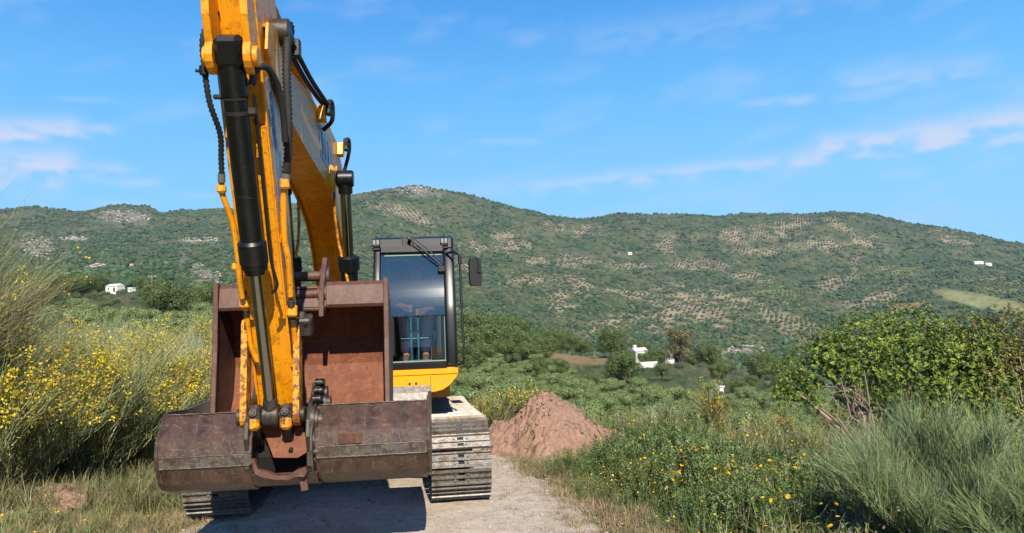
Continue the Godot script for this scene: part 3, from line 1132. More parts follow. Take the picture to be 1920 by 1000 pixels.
func build_house(h: Node3D) -> void:
	var deck := Build.new()
	deck.box(v3(-0.05, -0.75, 1.10), Vector3(2.5, 0.16, 3.3), 0.02)
	for s in [-0.45, 0.05]:
		deck.plate([Vector2(-0.6, 1.15), Vector2(0.55, 1.15), Vector2(0.5, 1.55), Vector2(0.25, 1.85), Vector2(0.0, 1.85), Vector2(-0.6, 1.5)], s, s + 0.05)
	part("deck_frame", deck, M.yellow, h)
	var tank := Build.new()
	tank.box(v3(-0.90, -0.1, 1.55), Vector3(0.78, 0.74, 1.7), 0.06)
	tank.box(v3(-0.90, 0.85, 1.42), Vector3(0.74, 0.48, 0.26), 0.05)
	part("tool_box", tank, M.yellow_clean, h)
	var engine := Build.new()
	engine.box(v3(-0.05, -1.45, 1.62), Vector3(2.45, 0.86, 1.35), 0.06)
	part("engine_cover", engine, M.yellow_clean, h)
	var weight := Build.new()
	weight.plate([Vector2(-2.15, 1.05), Vector2(-2.55, 1.1), Vector2(-2.68, 1.4), Vector2(-2.62, 1.9), Vector2(-2.15, 2.05)], -1.3, 1.2, 0.05)
	part("counterweight", weight, M.yellow_clean, h)
	# front panel below the cab: a lip, a face with a rounded outer corner
	var lip := Build.new()
	lip.prism(PackedVector2Array([Vector2(0.36, 1.295), Vector2(1.285, 1.295), Vector2(1.295, 1.372), Vector2(0.36, 1.372)]), Transform3D(Basis.IDENTITY, Vector3(0, 0, 1.02)), 0.235, 0.01)
	part("cab_sill", lip, M.yellow_clean, h)
	var face := Build.new()
	face.prism(PackedVector2Array([Vector2(0.36, 1.10), Vector2(1.02, 1.098), Vector2(1.12, 1.12), Vector2(1.20, 1.17), Vector2(1.27, 1.25), Vector2(1.29, 1.29), Vector2(0.36, 1.29)]), Transform3D(Basis.IDENTITY, Vector3(0, 0, 0.35)), 0.92, 0.02)
	part("front_panel", face, M.yellow_clean, h)
	var seam := Build.new()
	seam.box(v3(0.985, 1.2725, 1.19), Vector3(0.006, 0.18, 0.006), 0.0)
	part("panel_seam", seam, M.dark_opening, h)
	for k in 2:
		var hole := Build.new()
		hole.cyl(v3(0.755 + 0.07 * k, 1.265, 1.205), v3(0.755 + 0.07 * k, 1.275, 1.205), 0.014, 12, 0.001)
		part("plug", hole, M.dark_opening, h)


func build_cab(c: Node3D) -> void:
	var x0 := 0.37
	var x1 := 1.29
	# windscreen line as (z, y), bottom to top
	var front := [Vector2(1.215, 1.375), Vector2(1.235, 1.60), Vector2(1.225, 1.95), Vector2(1.19, 2.12), Vector2(1.14, 2.28), Vector2(1.07, 2.46), Vector2(0.98, 2.65), Vector2(0.935, 2.74)]
	var pillar := Build.new()
	post(pillar, front, x0 + 0.045, 0.046, 0.045)
	part("pillar", pillar, M.black_paint, c)
	var pr := Build.new()
	post(pr, front, x1 - 0.066, 0.066, 0.055)
	part("pillar", pr, M.black_paint, c)
	# rear posts and side rails
	for x in [x0, x1 - 0.07]:
		var post := Build.new()
		post.plate([Vector2(-0.55, 1.37), Vector2(-0.45, 1.37), Vector2(-0.45, 2.76), Vector2(-0.55, 2.76)], x, x + 0.07, 0.01)
		post.plate([Vector2(0.25, 1.37), Vector2(0.33, 1.37), Vector2(0.33, 2.76), Vector2(0.25, 2.76)], x, x + 0.07, 0.01)
		post.plate([Vector2(-0.45, 1.37), Vector2(1.13, 1.37), Vector2(1.13, 1.50), Vector2(-0.45, 1.50)], x + 0.002, x + 0.055, 0.01)
		part("side_frame", post, M.black_paint, c)
		var pane := Build.new()
		pane.plate([Vector2(0.335, 1.51), Vector2(1.16, 1.51), Vector2(1.15, 2.1), Vector2(0.98, 2.55), Vector2(0.88, 2.74), Vector2(0.335, 2.74)], x + 0.028, x + 0.034, 0.0)
		part("side_window", pane, M.glass_low, c)
		var rear := Build.new()
		rear.box(v3(x + 0.03, -0.10, 2.13), Vector3(0.006, 1.24, 0.68), 0.0)
		part("side_window", rear, M.glass_low, c)
	var back := Build.new()
	back.box(v3((x0 + x1) / 2, -0.50, 2.07), Vector3(x1 - x0 - 0.15, 1.36, 0.04), 0.005)
	part("rear_panel", back, M.cab_grey, c)
	var floor_ := Build.new()
	floor_.box(v3((x0 + x1) / 2, 0.38, 1.405), Vector3(x1 - x0 - 0.12, 0.05, 1.6), 0.004)
	part("cab_floor", floor_, M.cab_grey, c)
	var roof := Build.new()
	roof.plate([Vector2(-0.58, 2.76), Vector2(-0.55, 2.83), Vector2(-0.2, 2.86), Vector2(0.70, 2.885), Vector2(0.86, 2.875), Vector2(0.91, 2.85), Vector2(0.965, 2.735), Vector2(0.90, 2.72)], x0 + 0.002, x1 - 0.002, 0.03)
	var r := part("roof", roof, M.black_paint, c)
	# front header between roof and glass, and the lower cross rail
	var head := Build.new()
	head.sheet([Vector2(0.985, 2.665), Vector2(0.950, 2.735)], x0 + 0.08, x1 - 0.12, 0.05, 0.012)
	part("window_rail", head, M.black_paint, c)
	var foot := Build.new()
	foot.sheet([Vector2(1.222, 1.376), Vector2(1.230, 1.43)], x0 + 0.08, x1 - 0.12, 0.05, 0.006)
	part("window_rail", foot, M.black_paint, c)
	# glass, with a pale seal all round and a bar between the two panes
	var gx0 := x0 + 0.088
	var gx1 := x1 - 0.128
	var up := Build.new()
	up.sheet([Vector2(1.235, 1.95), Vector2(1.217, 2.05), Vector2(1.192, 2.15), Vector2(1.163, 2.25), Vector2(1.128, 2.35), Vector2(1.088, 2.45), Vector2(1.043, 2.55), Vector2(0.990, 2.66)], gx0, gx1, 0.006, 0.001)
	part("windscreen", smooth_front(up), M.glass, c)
	var low := Build.new()
	low.sheet([Vector2(1.222, 1.43), Vector2(1.236, 1.60), Vector2(1.228, 1.94)], gx0, gx1, 0.006, 0.001)
	part("lower_window", low, M.glass_low, c)
	var bar := Build.new()
	bar.box(v3((gx0 + gx1) / 2, 1.240, 1.945), Vector3(gx1 - gx0, 0.014, 0.02), 0.003)
	part("window_bar", bar, M.bare_steel, c)
	for x in [gx0 + 0.008, gx1 - 0.008]:
		var line := []
		for p in [Vector2(1.232, 1.44), Vector2(1.246, 1.60), Vector2(1.238, 1.93)]:
			line.append(v3(x, p.x + 0.004, p.y))
		var edge := Build.new()
		edge.tube(line, 0.006, 6, 3)
		part("window_seal", edge, M.seal, c)
	for q in [[gx0, gx1, 1.234, 1.442, 0.010], [gx0 + 0.04, gx1 - 0.02, 1.004, 2.645, 0.012]]:
		var edge := Build.new()
		edge.tube([v3(q[0], q[2], q[3]), v3(q[1], q[2], q[3])], q[4], 6)
		part("window_seal", edge, M.seal, c)
	# work lights at the roof's corners
	for x in [x0 + 0.035, x1 - 0.11]:
		var light := base("work_light", v3(x, 0.975, 2.80), 0.0, c)
		var shell := Build.new()
		shell.box(Vector3(0, 0, -0.01), Vector3(0.085, 0.10, 0.06), 0.012)
		shell.cyl(Vector3(0, 0.045, -0.01), Vector3(0, 0.085, -0.01), 0.008, 8, 0.002)
		shell.box(Vector3(0, -0.065, -0.02), Vector3(0.09, 0.035, 0.05), 0.008)
		part("light_housing", shell, M.mirror_back, light)
		var lens := Build.new()
		lens.box(Vector3(-0.022, 0.008, 0.022), Vector3(0.030, 0.055, 0.008), 0.003)
		lens.box(Vector3(0.020, 0.008, 0.022), Vector3(0.030, 0.055, 0.008), 0.003)
		part("light_lens", lens, M.lamp_lens, light)
	# bright plate on the roof's front that carries the wiper motor
	var plate := Build.new()
	plate.sheet([Vector2(0.972, 2.742), Vector2(0.918, 2.855)], 0.70, 0.83, 0.012, 0.004)
	part("wiper_plate", plate, M.bare_steel, c)
	var wip := Build.new()
	wip.cyl(v3(0.785, 0.92, 2.83), v3(0.785, 1.045, 2.845), 0.022, 14)
	wip.tube([v3(0.785, 1.05, 2.835), v3(0.97, 1.09, 2.67), v3(1.145, 1.13, 2.50)], 0.009, 6)
	wip.tube([v3(0.825, 1.05, 2.845), v3(1.0, 1.09, 2.69), v3(1.165, 1.13, 2.535)], 0.007, 6)
	wip.box(v3(1.14, 1.14, 2.47), Vector3(0.08, 0.07, 0.03), 0.008)
	wip.tube([v3(1.155, 1.13, 2.535), v3(1.145, 1.13, 2.50), v3(1.13, 1.145, 2.43)], 0.007, 6)
	part("wiper", wip, M.mirror_back, c)
	# handrail that carries the mirror
	var rail := Build.new()
	rail.tube([v3(1.20, 0.99, 2.655), v3(1.27, 1.12, 2.66), v3(1.325, 1.24, 2.62), v3(1.345, 1.25, 2.56), v3(1.347, 1.26, 2.3), v3(1.35, 1.28, 1.9), v3(1.36, 1.30, 1.55), v3(1.345, 1.30, 1.43), v3(1.29, 1.28, 1.395), v3(1.20, 1.25, 1.392)], 0.014, 9, 6)
	rail.cyl(v3(1.345, 1.25, 2.60), v3(1.345, 1.25, 2.51), 0.022, 10, 0.004)
	rail.tube([v3(1.345, 1.25, 2.585), v3(1.45, 1.25, 2.588), v3(1.535, 1.262, 2.575), v3(1.552, 1.268, 2.52), v3(1.552, 1.268, 2.42)], 0.008, 7)
	rail.box(v3(1.20, 1.235, 1.40), Vector3(0.05, 0.03, 0.09), 0.006)
	part("handrail", rail, M.mirror_back, c)
	var mir := base("mirror", v3(1.515, 1.245, 2.412), 0.25, c)
	var shell := Build.new()
	var rim := PackedVector2Array()
	for k in 24:
		var a := TAU * k / 24.0
		rim.append(Vector2(signf(cos(a)) * absf(cos(a)) ** 0.35 * 0.075, signf(sin(a)) * absf(sin(a)) ** 0.3 * 0.155))
	shell.prism(rim, Transform3D(Basis.IDENTITY, Vector3(0, 0, -0.03)), 0.045, 0.012)
	part("mirror_shell", shell, M.mirror_back, mir)
	var clamp_ := Build.new()
	clamp_.box(Vector3(0.035, 0.015, 0.022), Vector3(0.045, 0.05, 0.025), 0.006)
	part("mirror_clamp", clamp_, M.cab_grey, mir)
	# inside: seat, consoles, pedals and travel levers
	var seat := base("seat", Vector3.ZERO, 0.0, c)
	var cushion := Build.new()
	cushion.box(v3(0.83, 0.25, 1.72), Vector3(0.50, 0.14, 0.50), 0.05)
	part("cushion", cushion, M.cab_grey, seat)
	var backrest := Build.new()
	backrest.box(v3(0.83, -0.08, 2.10), Vector3(0.48, 0.72, 0.14), 0.05, Basis(Vector3.RIGHT, -0.15))
	part("backrest", backrest, M.cab_grey, seat)
	var pedestal := Build.new()
	pedestal.box(v3(0.83, 0.2, 1.53), Vector3(0.40, 0.22, 0.44), 0.03)
	part("pedestal", pedestal, M.mirror_back, seat)
	for x in [0.50, 1.13]:
		var con := Build.new()
		con.box(v3(x, 0.38, 1.72), Vector3(0.13, 0.50, 0.55), 0.03)
		con.cyl(v3(x, 0.58, 1.97), v3(x, 0.60, 2.10), 0.02, 12)
		part("console", con, M.cab_trim, c)
	for x in [0.775, 0.855]:
		var lev := Build.new()
		lev.tube([v3(x, 0.97, 1.44), v3(x, 1.0, 1.66), v3(x, 0.98, 1.98)], 0.0125, 8)
		part("travel_lever", lev, M.lever, c)
		var ped := Build.new()
		ped.box(v3(x + (x - 0.815) * 2.2, 1.02, 1.47), Vector3(0.09, 0.02, 0.16), 0.006, Basis(Vector3.RIGHT, 0.4))
		part("pedal", ped, M.mirror_back, c)
	var cross := Build.new()
	cross.tube([v3(0.66, 0.95, 1.70), v3(0.97, 0.95, 1.70)], 0.008, 6)
	part("lever_guard", cross, M.lever, c)
	var bottle := Build.new()
	bottle.lathe(v3(0.515, 1.05, 1.68), Vector3.UP, [[0.0, 0.035], [0.15, 0.037], [0.19, 0.015], [0.22, 0.015]], 14)
	part("extinguisher", bottle, M.seal, c)


# a rounded post that follows a (z, y) line
func post(b: Build, line: Array, x: float, half: float, deep: float) -> void:
	var pts := []
	for q in line:
		pts.append(v3(x, q.x - deep, q.y))
	pts = Build.curve(pts, 5)
	var sides := 20
	var first := b.v.size()
	for k in pts.size():
		var t: Vector3 = (pts[mini(k + 1, pts.size() - 1)] - pts[maxi(k - 1, 0)]).normalized()
		var f := Vector3.RIGHT.cross(t)
		for s in sides:
			var a := TAU * s / sides
			var o := Vector2(signf(cos(a)) * absf(cos(a)) ** 0.6 * half, signf(sin(a)) * absf(sin(a)) ** 0.6 * deep)
			var m := Vector2(signf(cos(a)) * absf(cos(a)) ** 1.4 / half, signf(sin(a)) * absf(sin(a)) ** 1.4 / deep).normalized()
			b.vert(pts[k] + Vector3.RIGHT * o.x + f * o.y, Vector3.RIGHT * m.x + f * m.y)
		if k > 0:
			for s in sides:
				var p := first + (k - 1) * sides + s
				var q := first + (k - 1) * sides + (s + 1) % sides
				b.i.append_array([p, q, p + sides, q, q + sides, p + sides])


func smooth_front(b: Build) -> Build:
	# the windscreen bends smoothly: share normals along its curve
	for k in b.v.size():
		if b.n[k].z > 0.5 and absf(b.n[k].x) < 0.1:
			var t := clampf((b.v[k].y - 1.95) / 0.71, 0.0, 1.0)
			b.n[k] = Vector3(0, lerpf(0.16, 0.50, t), 1).normalized()
	return b


func build_boom(p: Node3D) -> void:
	var w := 0.19
	# outline as (z, y): under side then top side
	var under := [Vector2(0.0, 1.55), Vector2(0.25, 2.40), Vector2(0.60, 2.80), Vector2(0.94, 3.04), Vector2(1.40, 3.20), Vector2(1.99, 3.31), Vector2(3.1, 3.345), Vector2(3.9, 3.40), Vector2(4.45, 3.50)]
	var top := [Vector2(4.74, 3.66), Vector2(4.70, 3.86), Vector2(4.50, 3.93), Vector2(3.85, 3.80), Vector2(2.62, 3.93), Vector2(1.8, 3.99), Vector2(1.06, 3.97), Vector2(0.55, 3.80), Vector2(0.15, 3.35), Vector2(-0.16, 2.6), Vector2(-0.22, 1.72), Vector2(-0.14, 1.56)]
	var sides := under + top
	for x in [ARM_X - w, ARM_X + w - 0.02]:
		var s := Build.new()
		s.plate(sides, x, x + 0.02, 0.004)
		part("side_plate", s, M.yellow, p)
	var bottom := Build.new()
	var inset := []
	for q in under:
		inset.append(q + Vector2(-0.02, 0.03))
	inset.reverse()
	bottom.sheet(inset, ARM_X - w + 0.021, ARM_X + w - 0.021, 0.02, 0.002)
	part("under_plate", bottom, M.yellow, p)
	var cover := Build.new()
	var lid := []
	for q in top.slice(1):
		lid.append(q + Vector2(0, -0.03))
	cover.sheet(lid, ARM_X - w + 0.021, ARM_X + w - 0.021, 0.02, 0.002)
	part("top_plate", cover, M.yellow, p)
	# faded stickers on the visible side
	for q in [[[Vector2(1.3, 3.45), Vector2(2.35, 3.5), Vector2(2.5, 3.84), Vector2(1.45, 3.86)], "faded_decal"]]:
		var d := Build.new()
		d.plate(q[0], ARM_X + w + 0.001, ARM_X + w + 0.004, 0.001)
		part("sticker", d, M[q[1]], p)
	for k in 4:
		var d := Build.new()
		d.plate([Vector2(1.55 + k * 0.2, 3.55), Vector2(1.64 + k * 0.2, 3.55), Vector2(1.70 + k * 0.2, 3.76), Vector2(1.61 + k * 0.2, 3.76)], ARM_X + w + 0.005, ARM_X + w + 0.007, 0.0005)
		part("sticker_mark", d, M.decal_ink if k % 2 else M.teal_paint, p)
	# brackets along the top edge, with pipes through them
	for z in [1.0, 2.45]:
		var b := Build.new()
		var y := 3.93 - 0.03 * absf(z - 1.6)
		b.box(v3(ARM_X + w + 0.04, z, y - 0.03), Vector3(0.07, 0.15, 0.035), 0.006, Basis(Vector3.RIGHT, 0.3))
		b.box(v3(ARM_X + w + 0.04, z + 0.085, y - 0.03), Vector3(0.07, 0.15, 0.035), 0.006, Basis(Vector3.RIGHT, -0.2))
		part("pipe_bracket", b, M.yellow_clean, p)
		var clip := Build.new()
		clip.box(v3(ARM_X + w + 0.10, z + 0.02, y + 0.03), Vector3(0.05, 0.14, 0.09), 0.01)
		part("pipe_clip", clip, M.bare_steel, p)
		var loop := Build.new()
		loop.tube([v3(ARM_X + w + 0.11, z + 0.05, y + 0.02), v3(ARM_X + w + 0.11, z + 0.05, y + 0.08), v3(ARM_X + w + 0.125, z - 0.01, y + 0.10), v3(ARM_X + w + 0.13, z - 0.06, y + 0.04), v3(ARM_X + w + 0.11, z - 0.12, y - 0.06), v3(ARM_X + w + 0.02, z - 0.2, y - (0.12 if z > 2.0 else 0.34))], 0.022, 8)
		part("boom_hose", loop, M.rubber, p)
	for k in 2:
		var run := Build.new()
		run.tube([v3(ARM_X + w - 0.02 + 0.05 * k, 4.18, 3.99), v3(ARM_X + w + 0.01 + 0.05 * k, 3.9, 3.93), v3(ARM_X + w + 0.02 + 0.05 * k, 3.3, 3.93), v3(ARM_X + w + 0.03 + 0.05 * k, 2.7, 3.97), v3(ARM_X + w + 0.06 + 0.04 * k, 2.5, 3.96)], 0.021, 8)
		part("boom_hose", run, M.rubber, p)
	for k in 2:
		var pipe := Build.new()
		pipe.tube([v3(ARM_X + w - 0.05 - 0.06 * k, 4.3, 3.94), v3(ARM_X + w - 0.05 - 0.06 * k, 3.85, 3.86), v3(ARM_X + w - 0.05 - 0.06 * k, 2.62, 3.98), v3(ARM_X + w - 0.05 - 0.06 * k, 1.8, 4.03), v3(ARM_X + w - 0.05 - 0.06 * k, 1.06, 4.02), v3(ARM_X + w - 0.05 - 0.06 * k, 0.5, 3.85)], 0.018, 8)
		part("oil_pipe", pipe, M.yellow_worn, p)
	# dipper cylinder along the boom's back
	var arm := Build.new()
	arm.cyl(v3(ARM_X, 2.0, 4.14), v3(ARM_X, 3.9, 4.33), 0.085, 20)
	part("arm_cylinder", arm, M.yellow_worn, p)
	var rod := Build.new()
	rod.cyl(v3(ARM_X, 3.88, 4.328), v3(ARM_X, 5.05, 4.44), 0.045, 16)
	part("arm_cylinder_rod", rod, M.chrome, p)
	# grease and lamp fittings where the hoses cross over to the dipper
	var fit := base("hose_manifold", v3(ARM_X + 0.20, 4.10, 3.93), 0.0, p)
	var block := Build.new()
	block.box(Vector3(-0.02, 0.06, -0.02), Vector3(0.13, 0.10, 0.14), 0.012)
	block.box(Vector3(-0.12, 0.08, 0.02), Vector3(0.10, 0.08, 0.10), 0.012)
	block.box(Vector3(0.05, 0.02, -0.12), Vector3(0.07, 0.14, 0.08), 0.01)
	part("valve_block", block, M.bare_steel, fit)
	for k in 6:
		var n := Build.new()
		n.lathe(Vector3(-0.065 + 0.045 * (k % 3), 0.105, -0.055 + 0.06 * int(k / 3.0)), Vector3(0.2, 0.9, 0.3).normalized(), [[0.0, 0.022], [0.04, 0.022], [0.04, 0.015], [0.075, 0.015]], 8)
		part("pipe_union", n, M.bare_steel if k % 2 else M.mirror_back, fit)
	# lift cylinders, one each side
	for s in [1.0, -1.0]:
		var eye := v3(ARM_X + s * 0.34, 1.62, 3.42) if s > 0 else v3(ARM_X - 0.30, 1.62, 3.42)
		var foot := v3(ARM_X + s * 0.30, 0.78, 1.25)
		var axis := (eye - foot).normalized()
		var cyl := base("lift_cylinder", Vector3.ZERO, 0.0, p)
		var barrel := Build.new()
		barrel.lathe(foot, axis, [[0.0, 0.095], [1.32, 0.095], [1.32, 0.118], [1.46, 0.118], [1.48, 0.09]], 22)
		part("barrel", barrel, M.black_cylinder, cyl)
		var r := Build.new()
		r.cyl(foot + axis * 1.47, eye, 0.058, 18, 0.002)
		part("rod", r, M.chrome, cyl)
		var e := Build.new()
		e.cyl(eye - Vector3(0.09, 0, 0), eye + Vector3(0.09, 0, 0), 0.09, 20, 0.012)
		e.cyl(eye - axis * 0.16, eye, 0.075, 16)
		part("rod_eye", e, M.black_cylinder, cyl)
		var pin := Build.new()
		if s > 0:
			pin.lathe(v3(ARM_X + w - 0.01, 1.62, 3.42), Vector3.RIGHT, [[0.0, 0.15], [0.03, 0.15], [0.06, 0.11], [0.06, 0.11]], 20)
		else:
			pin.lathe(v3(ARM_X - w - 0.04, 1.62, 3.42), Vector3.RIGHT, [[0.0, 0.11], [0.05, 0.13]], 20)
		part("pin_boss", pin, M.yellow_clean, cyl)
		var line := Build.new()
		line.tube([foot + axis * 0.5 + Vector3(s * 0.02, 0, 0.13), foot + axis * 1.0 + Vector3(s * 0.02, 0.02, 0.15), foot + axis * 1.6 + Vector3(-s * 0.10, 0.05, 0.02), eye + Vector3(-s * 0.13, -0.18, -0.1), eye + Vector3(-s * 0.10, 0.16, -0.1)], 0.016, 7)
		part("oil_pipe", line, M.yellow_worn, cyl)


func on_stick(s: float, d: float) -> Vector2:
	# s metres up the dipper from its lower pin, d metres behind its front face, as (z, y)
	var up := Vector2(0.4356, 0.9001)
	var back := Vector2(-0.9001, 0.4356)
	return Vector2(3.602, 1.199) + up * s + back * d


func build_stick(p: Node3D) -> void:
	var w := 0.15
	var outline := [on_stick(-0.16, 0.05), on_stick(-0.20, 0.16), on_stick(-0.12, 0.26), on_stick(0.5, 0.36), on_stick(1.6, 0.50), on_stick(2.3, 0.60), on_stick(2.75, 0.74), on_stick(3.0, 0.72), on_stick(3.5, 0.50), on_stick(3.95, 0.42), on_stick(3.95, 0.20), on_stick(3.2, 0.0), on_stick(2.6, 0.0), on_stick(0.6, 0.0), on_stick(0.0, 0.0)]
	for x in [ARM_X - w, ARM_X + w - 0.018]:
		var s := Build.new()
		s.plate(outline, x, x + 0.018, 0.004)
		part("side_plate", s, M.yellow, p)
	var front := Build.new()
	front.sheet([on_stick(-0.02, 0.025), on_stick(0.6, 0.02), on_stick(2.6, 0.02), on_stick(3.2, 0.02), on_stick(3.9, 0.22)], ARM_X - w + 0.019, ARM_X + w - 0.019, -0.016, 0.002)
	part("front_plate", front, M.yellow, p)
	var back := Build.new()
	back.sheet([on_stick(-0.10, 0.24), on_stick(0.5, 0.34), on_stick(1.6, 0.48), on_stick(2.3, 0.58), on_stick(2.74, 0.72)], ARM_X - w + 0.019, ARM_X + w - 0.019, 0.016, 0.002)
	part("back_plate", back, M.yellow, p)
	# raised rails along the front face, worn where hoses rubbed
	for s in [-1.0, 1.0]:
		var rail := Build.new()
		rail.sheet([on_stick(0.75, -0.002), on_stick(2.2, -0.002)], ARM_X + s * 0.112 - 0.028, ARM_X + s * 0.112 + 0.028, 0.02, 0.004)
		part("front_rail", rail, M.yellow, p)
	# lugs that hold the cylinder's head
	for s in [-1.0, 1.0]:
		var lug := Build.new()
		var c := on_stick(2.68, -0.175)
		var pts := [on_stick(3.9, -0.02), on_stick(3.3, -0.13), on_stick(2.95, -0.235)]
		for k in 9:
			var a := PI * 0.30 - PI * k / 8.0 - 0.35
			pts.append(c + Vector2.from_angle(a) * 0.115)
		pts.append_array([on_stick(2.62, 0.0), on_stick(3.2, 0.03), on_stick(3.9, 0.22)])
		var x: float = ARM_X + s * 0.118
		lug.plate(pts, x - 0.024, x + 0.024, 0.006)
		part("cylinder_lug", lug, M.yellow, p)
		var boss := Build.new()
		boss.cyl(v3(x + s * 0.02, c.x, c.y), v3(x + s * 0.055, c.x, c.y), 0.068, 20)
		part("pin_boss", boss, M.yellow, p)
	var pin := Build.new()
	var c0 := on_stick(2.68, -0.175)
	pin.cyl(v3(ARM_X - 0.15, c0.x, c0.y), v3(ARM_X + 0.15, c0.x, c0.y), 0.042, 16)
	part("cylinder_pin", pin, M.greasy_steel, p)
	# pivot with the boom
	var pc := on_stick(2.78, 0.58)
	var piv := Build.new()
	piv.cyl(v3(ARM_X - 0.26, pc.x, pc.y), v3(ARM_X + 0.26, pc.x, pc.y), 0.10, 22)
	part("boom_pin", piv, M.greasy_steel, p)
	# worn stickers on the side, dark lettering too faded to read
	var d := Build.new()
	d.plate([on_stick(1.35, 0.10), on_stick(2.5, 0.08), on_stick(2.55, 0.36), on_stick(1.35, 0.36)], ARM_X + w + 0.001, ARM_X + w + 0.004, 0.001)
	part("sticker", d, M.faded_decal, p)
	for k in 5:
		var m := Build.new()
		var a := 2.0 + k * 0.085
		m.plate([on_stick(a, 0.15), on_stick(a + 0.065, 0.14), on_stick(a + 0.075, 0.22), on_stick(a + 0.01, 0.23)], ARM_X + w + 0.005, ARM_X + w + 0.007, 0.0005)
		part("sticker_mark", m, M.decal_ink, p)
	# bucket cylinder
	var cyl := base("bucket_cylinder", Vector3.ZERO, 0.0, p)
	var a0 := v3(ARM_X, 4.976, 3.575)
	var a1 := v3(ARM_X, 3.80, 1.135)
	var ax := (a1 - a0).normalized()
	var head := Build.new()
	head.box(a0 + ax * 0.02, Vector3(0.165, 0.20, 0.19), 0.03, Basis(Vector3.RIGHT, atan2(-ax.z, -ax.y)))
	head.lathe(a0 + ax * 0.10, ax, [[0.0, 0.088], [0.20, 0.088], [0.22, 0.080]], 26)
	part("cylinder_head", head, M.black_cylinder, cyl)
	var barrel := Build.new()
	barrel.lathe(a0 + ax * 0.31, ax, [[0.0, 0.079], [0.99, 0.079]], 28)
	part("barrel", barrel, M.black_cylinder, cyl)
	var band := Build.new()
	for k in [0.30, 0.40]:
		band.lathe(a0 + ax * k, ax, [[0.0, 0.079], [0.0, 0.083], [0.025, 0.083], [0.025, 0.079]], 28)
	band.box(a0 + ax * 0.41 + Vector3(0.10, 0.0, 0.0), Vector3(0.06, 0.05, 0.05), 0.008)
	band.box(a0 + ax * 0.31 - Vector3(0.11, 0.0, 0.0), Vector3(0.06, 0.03, 0.03), 0.008)
	part("hose_clamp", band, M.rubber, cyl)
	var gland := Build.new()
	gland.lathe(a0 + ax * 1.30, ax, [[0.0, 0.079], [0.02, 0.099], [0.17, 0.099], [0.175, 0.092], [0.20, 0.092], [0.205, 0.074], [0.25, 0.07]], 28)
	for k in 8:
		var o := (ax.cross(Vector3.RIGHT) * cos(TAU * k / 8) + Vector3.RIGHT * sin(TAU * k / 8)) * 0.075
		bolt(gland, a0 + ax * 1.505 + o, ax, 0.012, 0.02)
	part("gland", gland, M.black_cylinder, cyl)
	var rod := Build.new()
	rod.lathe(a0 + ax * 1.54, ax, [[0.0, 0.043], [1.06, 0.043]], 22)
	part("rod", rod, M.chrome, cyl)
	var eye := Build.new()
	eye.lathe(a0 + ax * 2.56, ax, [[0.0, 0.048], [0.07, 0.06], [0.14, 0.062]], 20)
	eye.cyl(a1 - Vector3(0.062, 0, 0), a1 + Vector3(0.062, 0, 0), 0.088, 24, 0.01)
	part("rod_eye", eye, M.greasy_steel, cyl)
	# hoses and yellow pipes down both edges
	var hl := Build.new()
	hl.hose([v3(-0.30, 4.88, 3.86), v3(-0.375, 4.93, 3.68), v3(-0.385, 4.88, 3.50), v3(-0.375, 4.80, 3.28), v3(-0.345, 4.66, 3.10), v3(-0.365, 4.56, 2.95), v3(-0.378, 4.49, 2.83)], 0.022)
	part("hose", hl, M.rubber, cyl)
	var cl := Build.new()
	cl.cyl(v3(-0.44, 4.88, 3.46), v3(-0.27, 4.88, 3.45), 0.012, 8, 0.002)
	cl.cyl(v3(-0.385, 4.88, 3.43), v3(-0.385, 4.89, 3.49), 0.03, 10, 0.004)
	part("hose_clip", cl, M.mirror_back, cyl)
	var pl := Build.new()
	pl.lathe(v3(-0.378, 4.50, 2.86), Vector3(-0.1, -1, -0.3).normalized(), [[0.0, 0.026], [0.06, 0.026]], 12)
	part("hose_end", pl, M.grey_hose, cyl)
	var py := Build.new()
	py.tube([v3(-0.385, 4.475, 2.80), v3(-0.39, 4.44, 2.73), v3(-0.345, 4.34, 2.53), v3(-0.335, 4.26, 2.34), v3(-0.34, 4.18, 2.16), v3(-0.34, 4.10, 2.02)], 0.021, 9, 5)
	py.box(v3(-0.39, 4.46, 2.76), Vector3(0.06, 0.065, 0.06), 0.014)
	py.box(v3(-0.34, 4.02, 1.985), Vector3(0.07, 0.075, 0.07), 0.012)
	py.box(v3(-0.36, 4.20, 2.24), Vector3(0.05, 0.05, 0.05), 0.01)
	py.tube([v3(-0.34, 4.0, 1.95), v3(-0.34, 3.93, 1.82), v3(-0.33, 3.87, 1.66), v3(-0.30, 3.82, 1.55)], 0.02, 9, 5)
	part("oil_pipe", py, M.yellow, cyl)
	var nl := Build.new()
	nl.lathe(v3(-0.34, 4.09, 2.07), Vector3(0, -0.9, -0.4).normalized(), [[0.0, 0.026], [0.045, 0.026]], 6)
	nl.lathe(v3(-0.34, 3.985, 1.935), Vector3(0, -0.9, -0.4).normalized(), [[0.0, 0.028], [0.05, 0.028]], 6)
	part("pipe_union", nl, M.greasy_steel, cyl)
	var hr := Build.new()
	hr.hose([v3(0.02, 4.14, 3.98), v3(0.05, 4.34, 3.88), v3(0.055, 4.42, 3.6), v3(0.06, 4.40, 3.3), v3(0.05, 4.36, 3.05), v3(0.025, 4.32, 2.90)], 0.034)
	part("hose", hr, M.rubber, cyl)
	var hr2 := Build.new()
	hr2.hose([v3(-0.06, 4.14, 3.98), v3(-0.03, 4.36, 3.92), v3(-0.01, 4.45, 3.65), v3(0.02, 4.42, 3.35), v3(0.02, 4.30, 3.1)], 0.02)
	part("hose", hr2, M.grey_hose, cyl)
	var arch := Build.new()
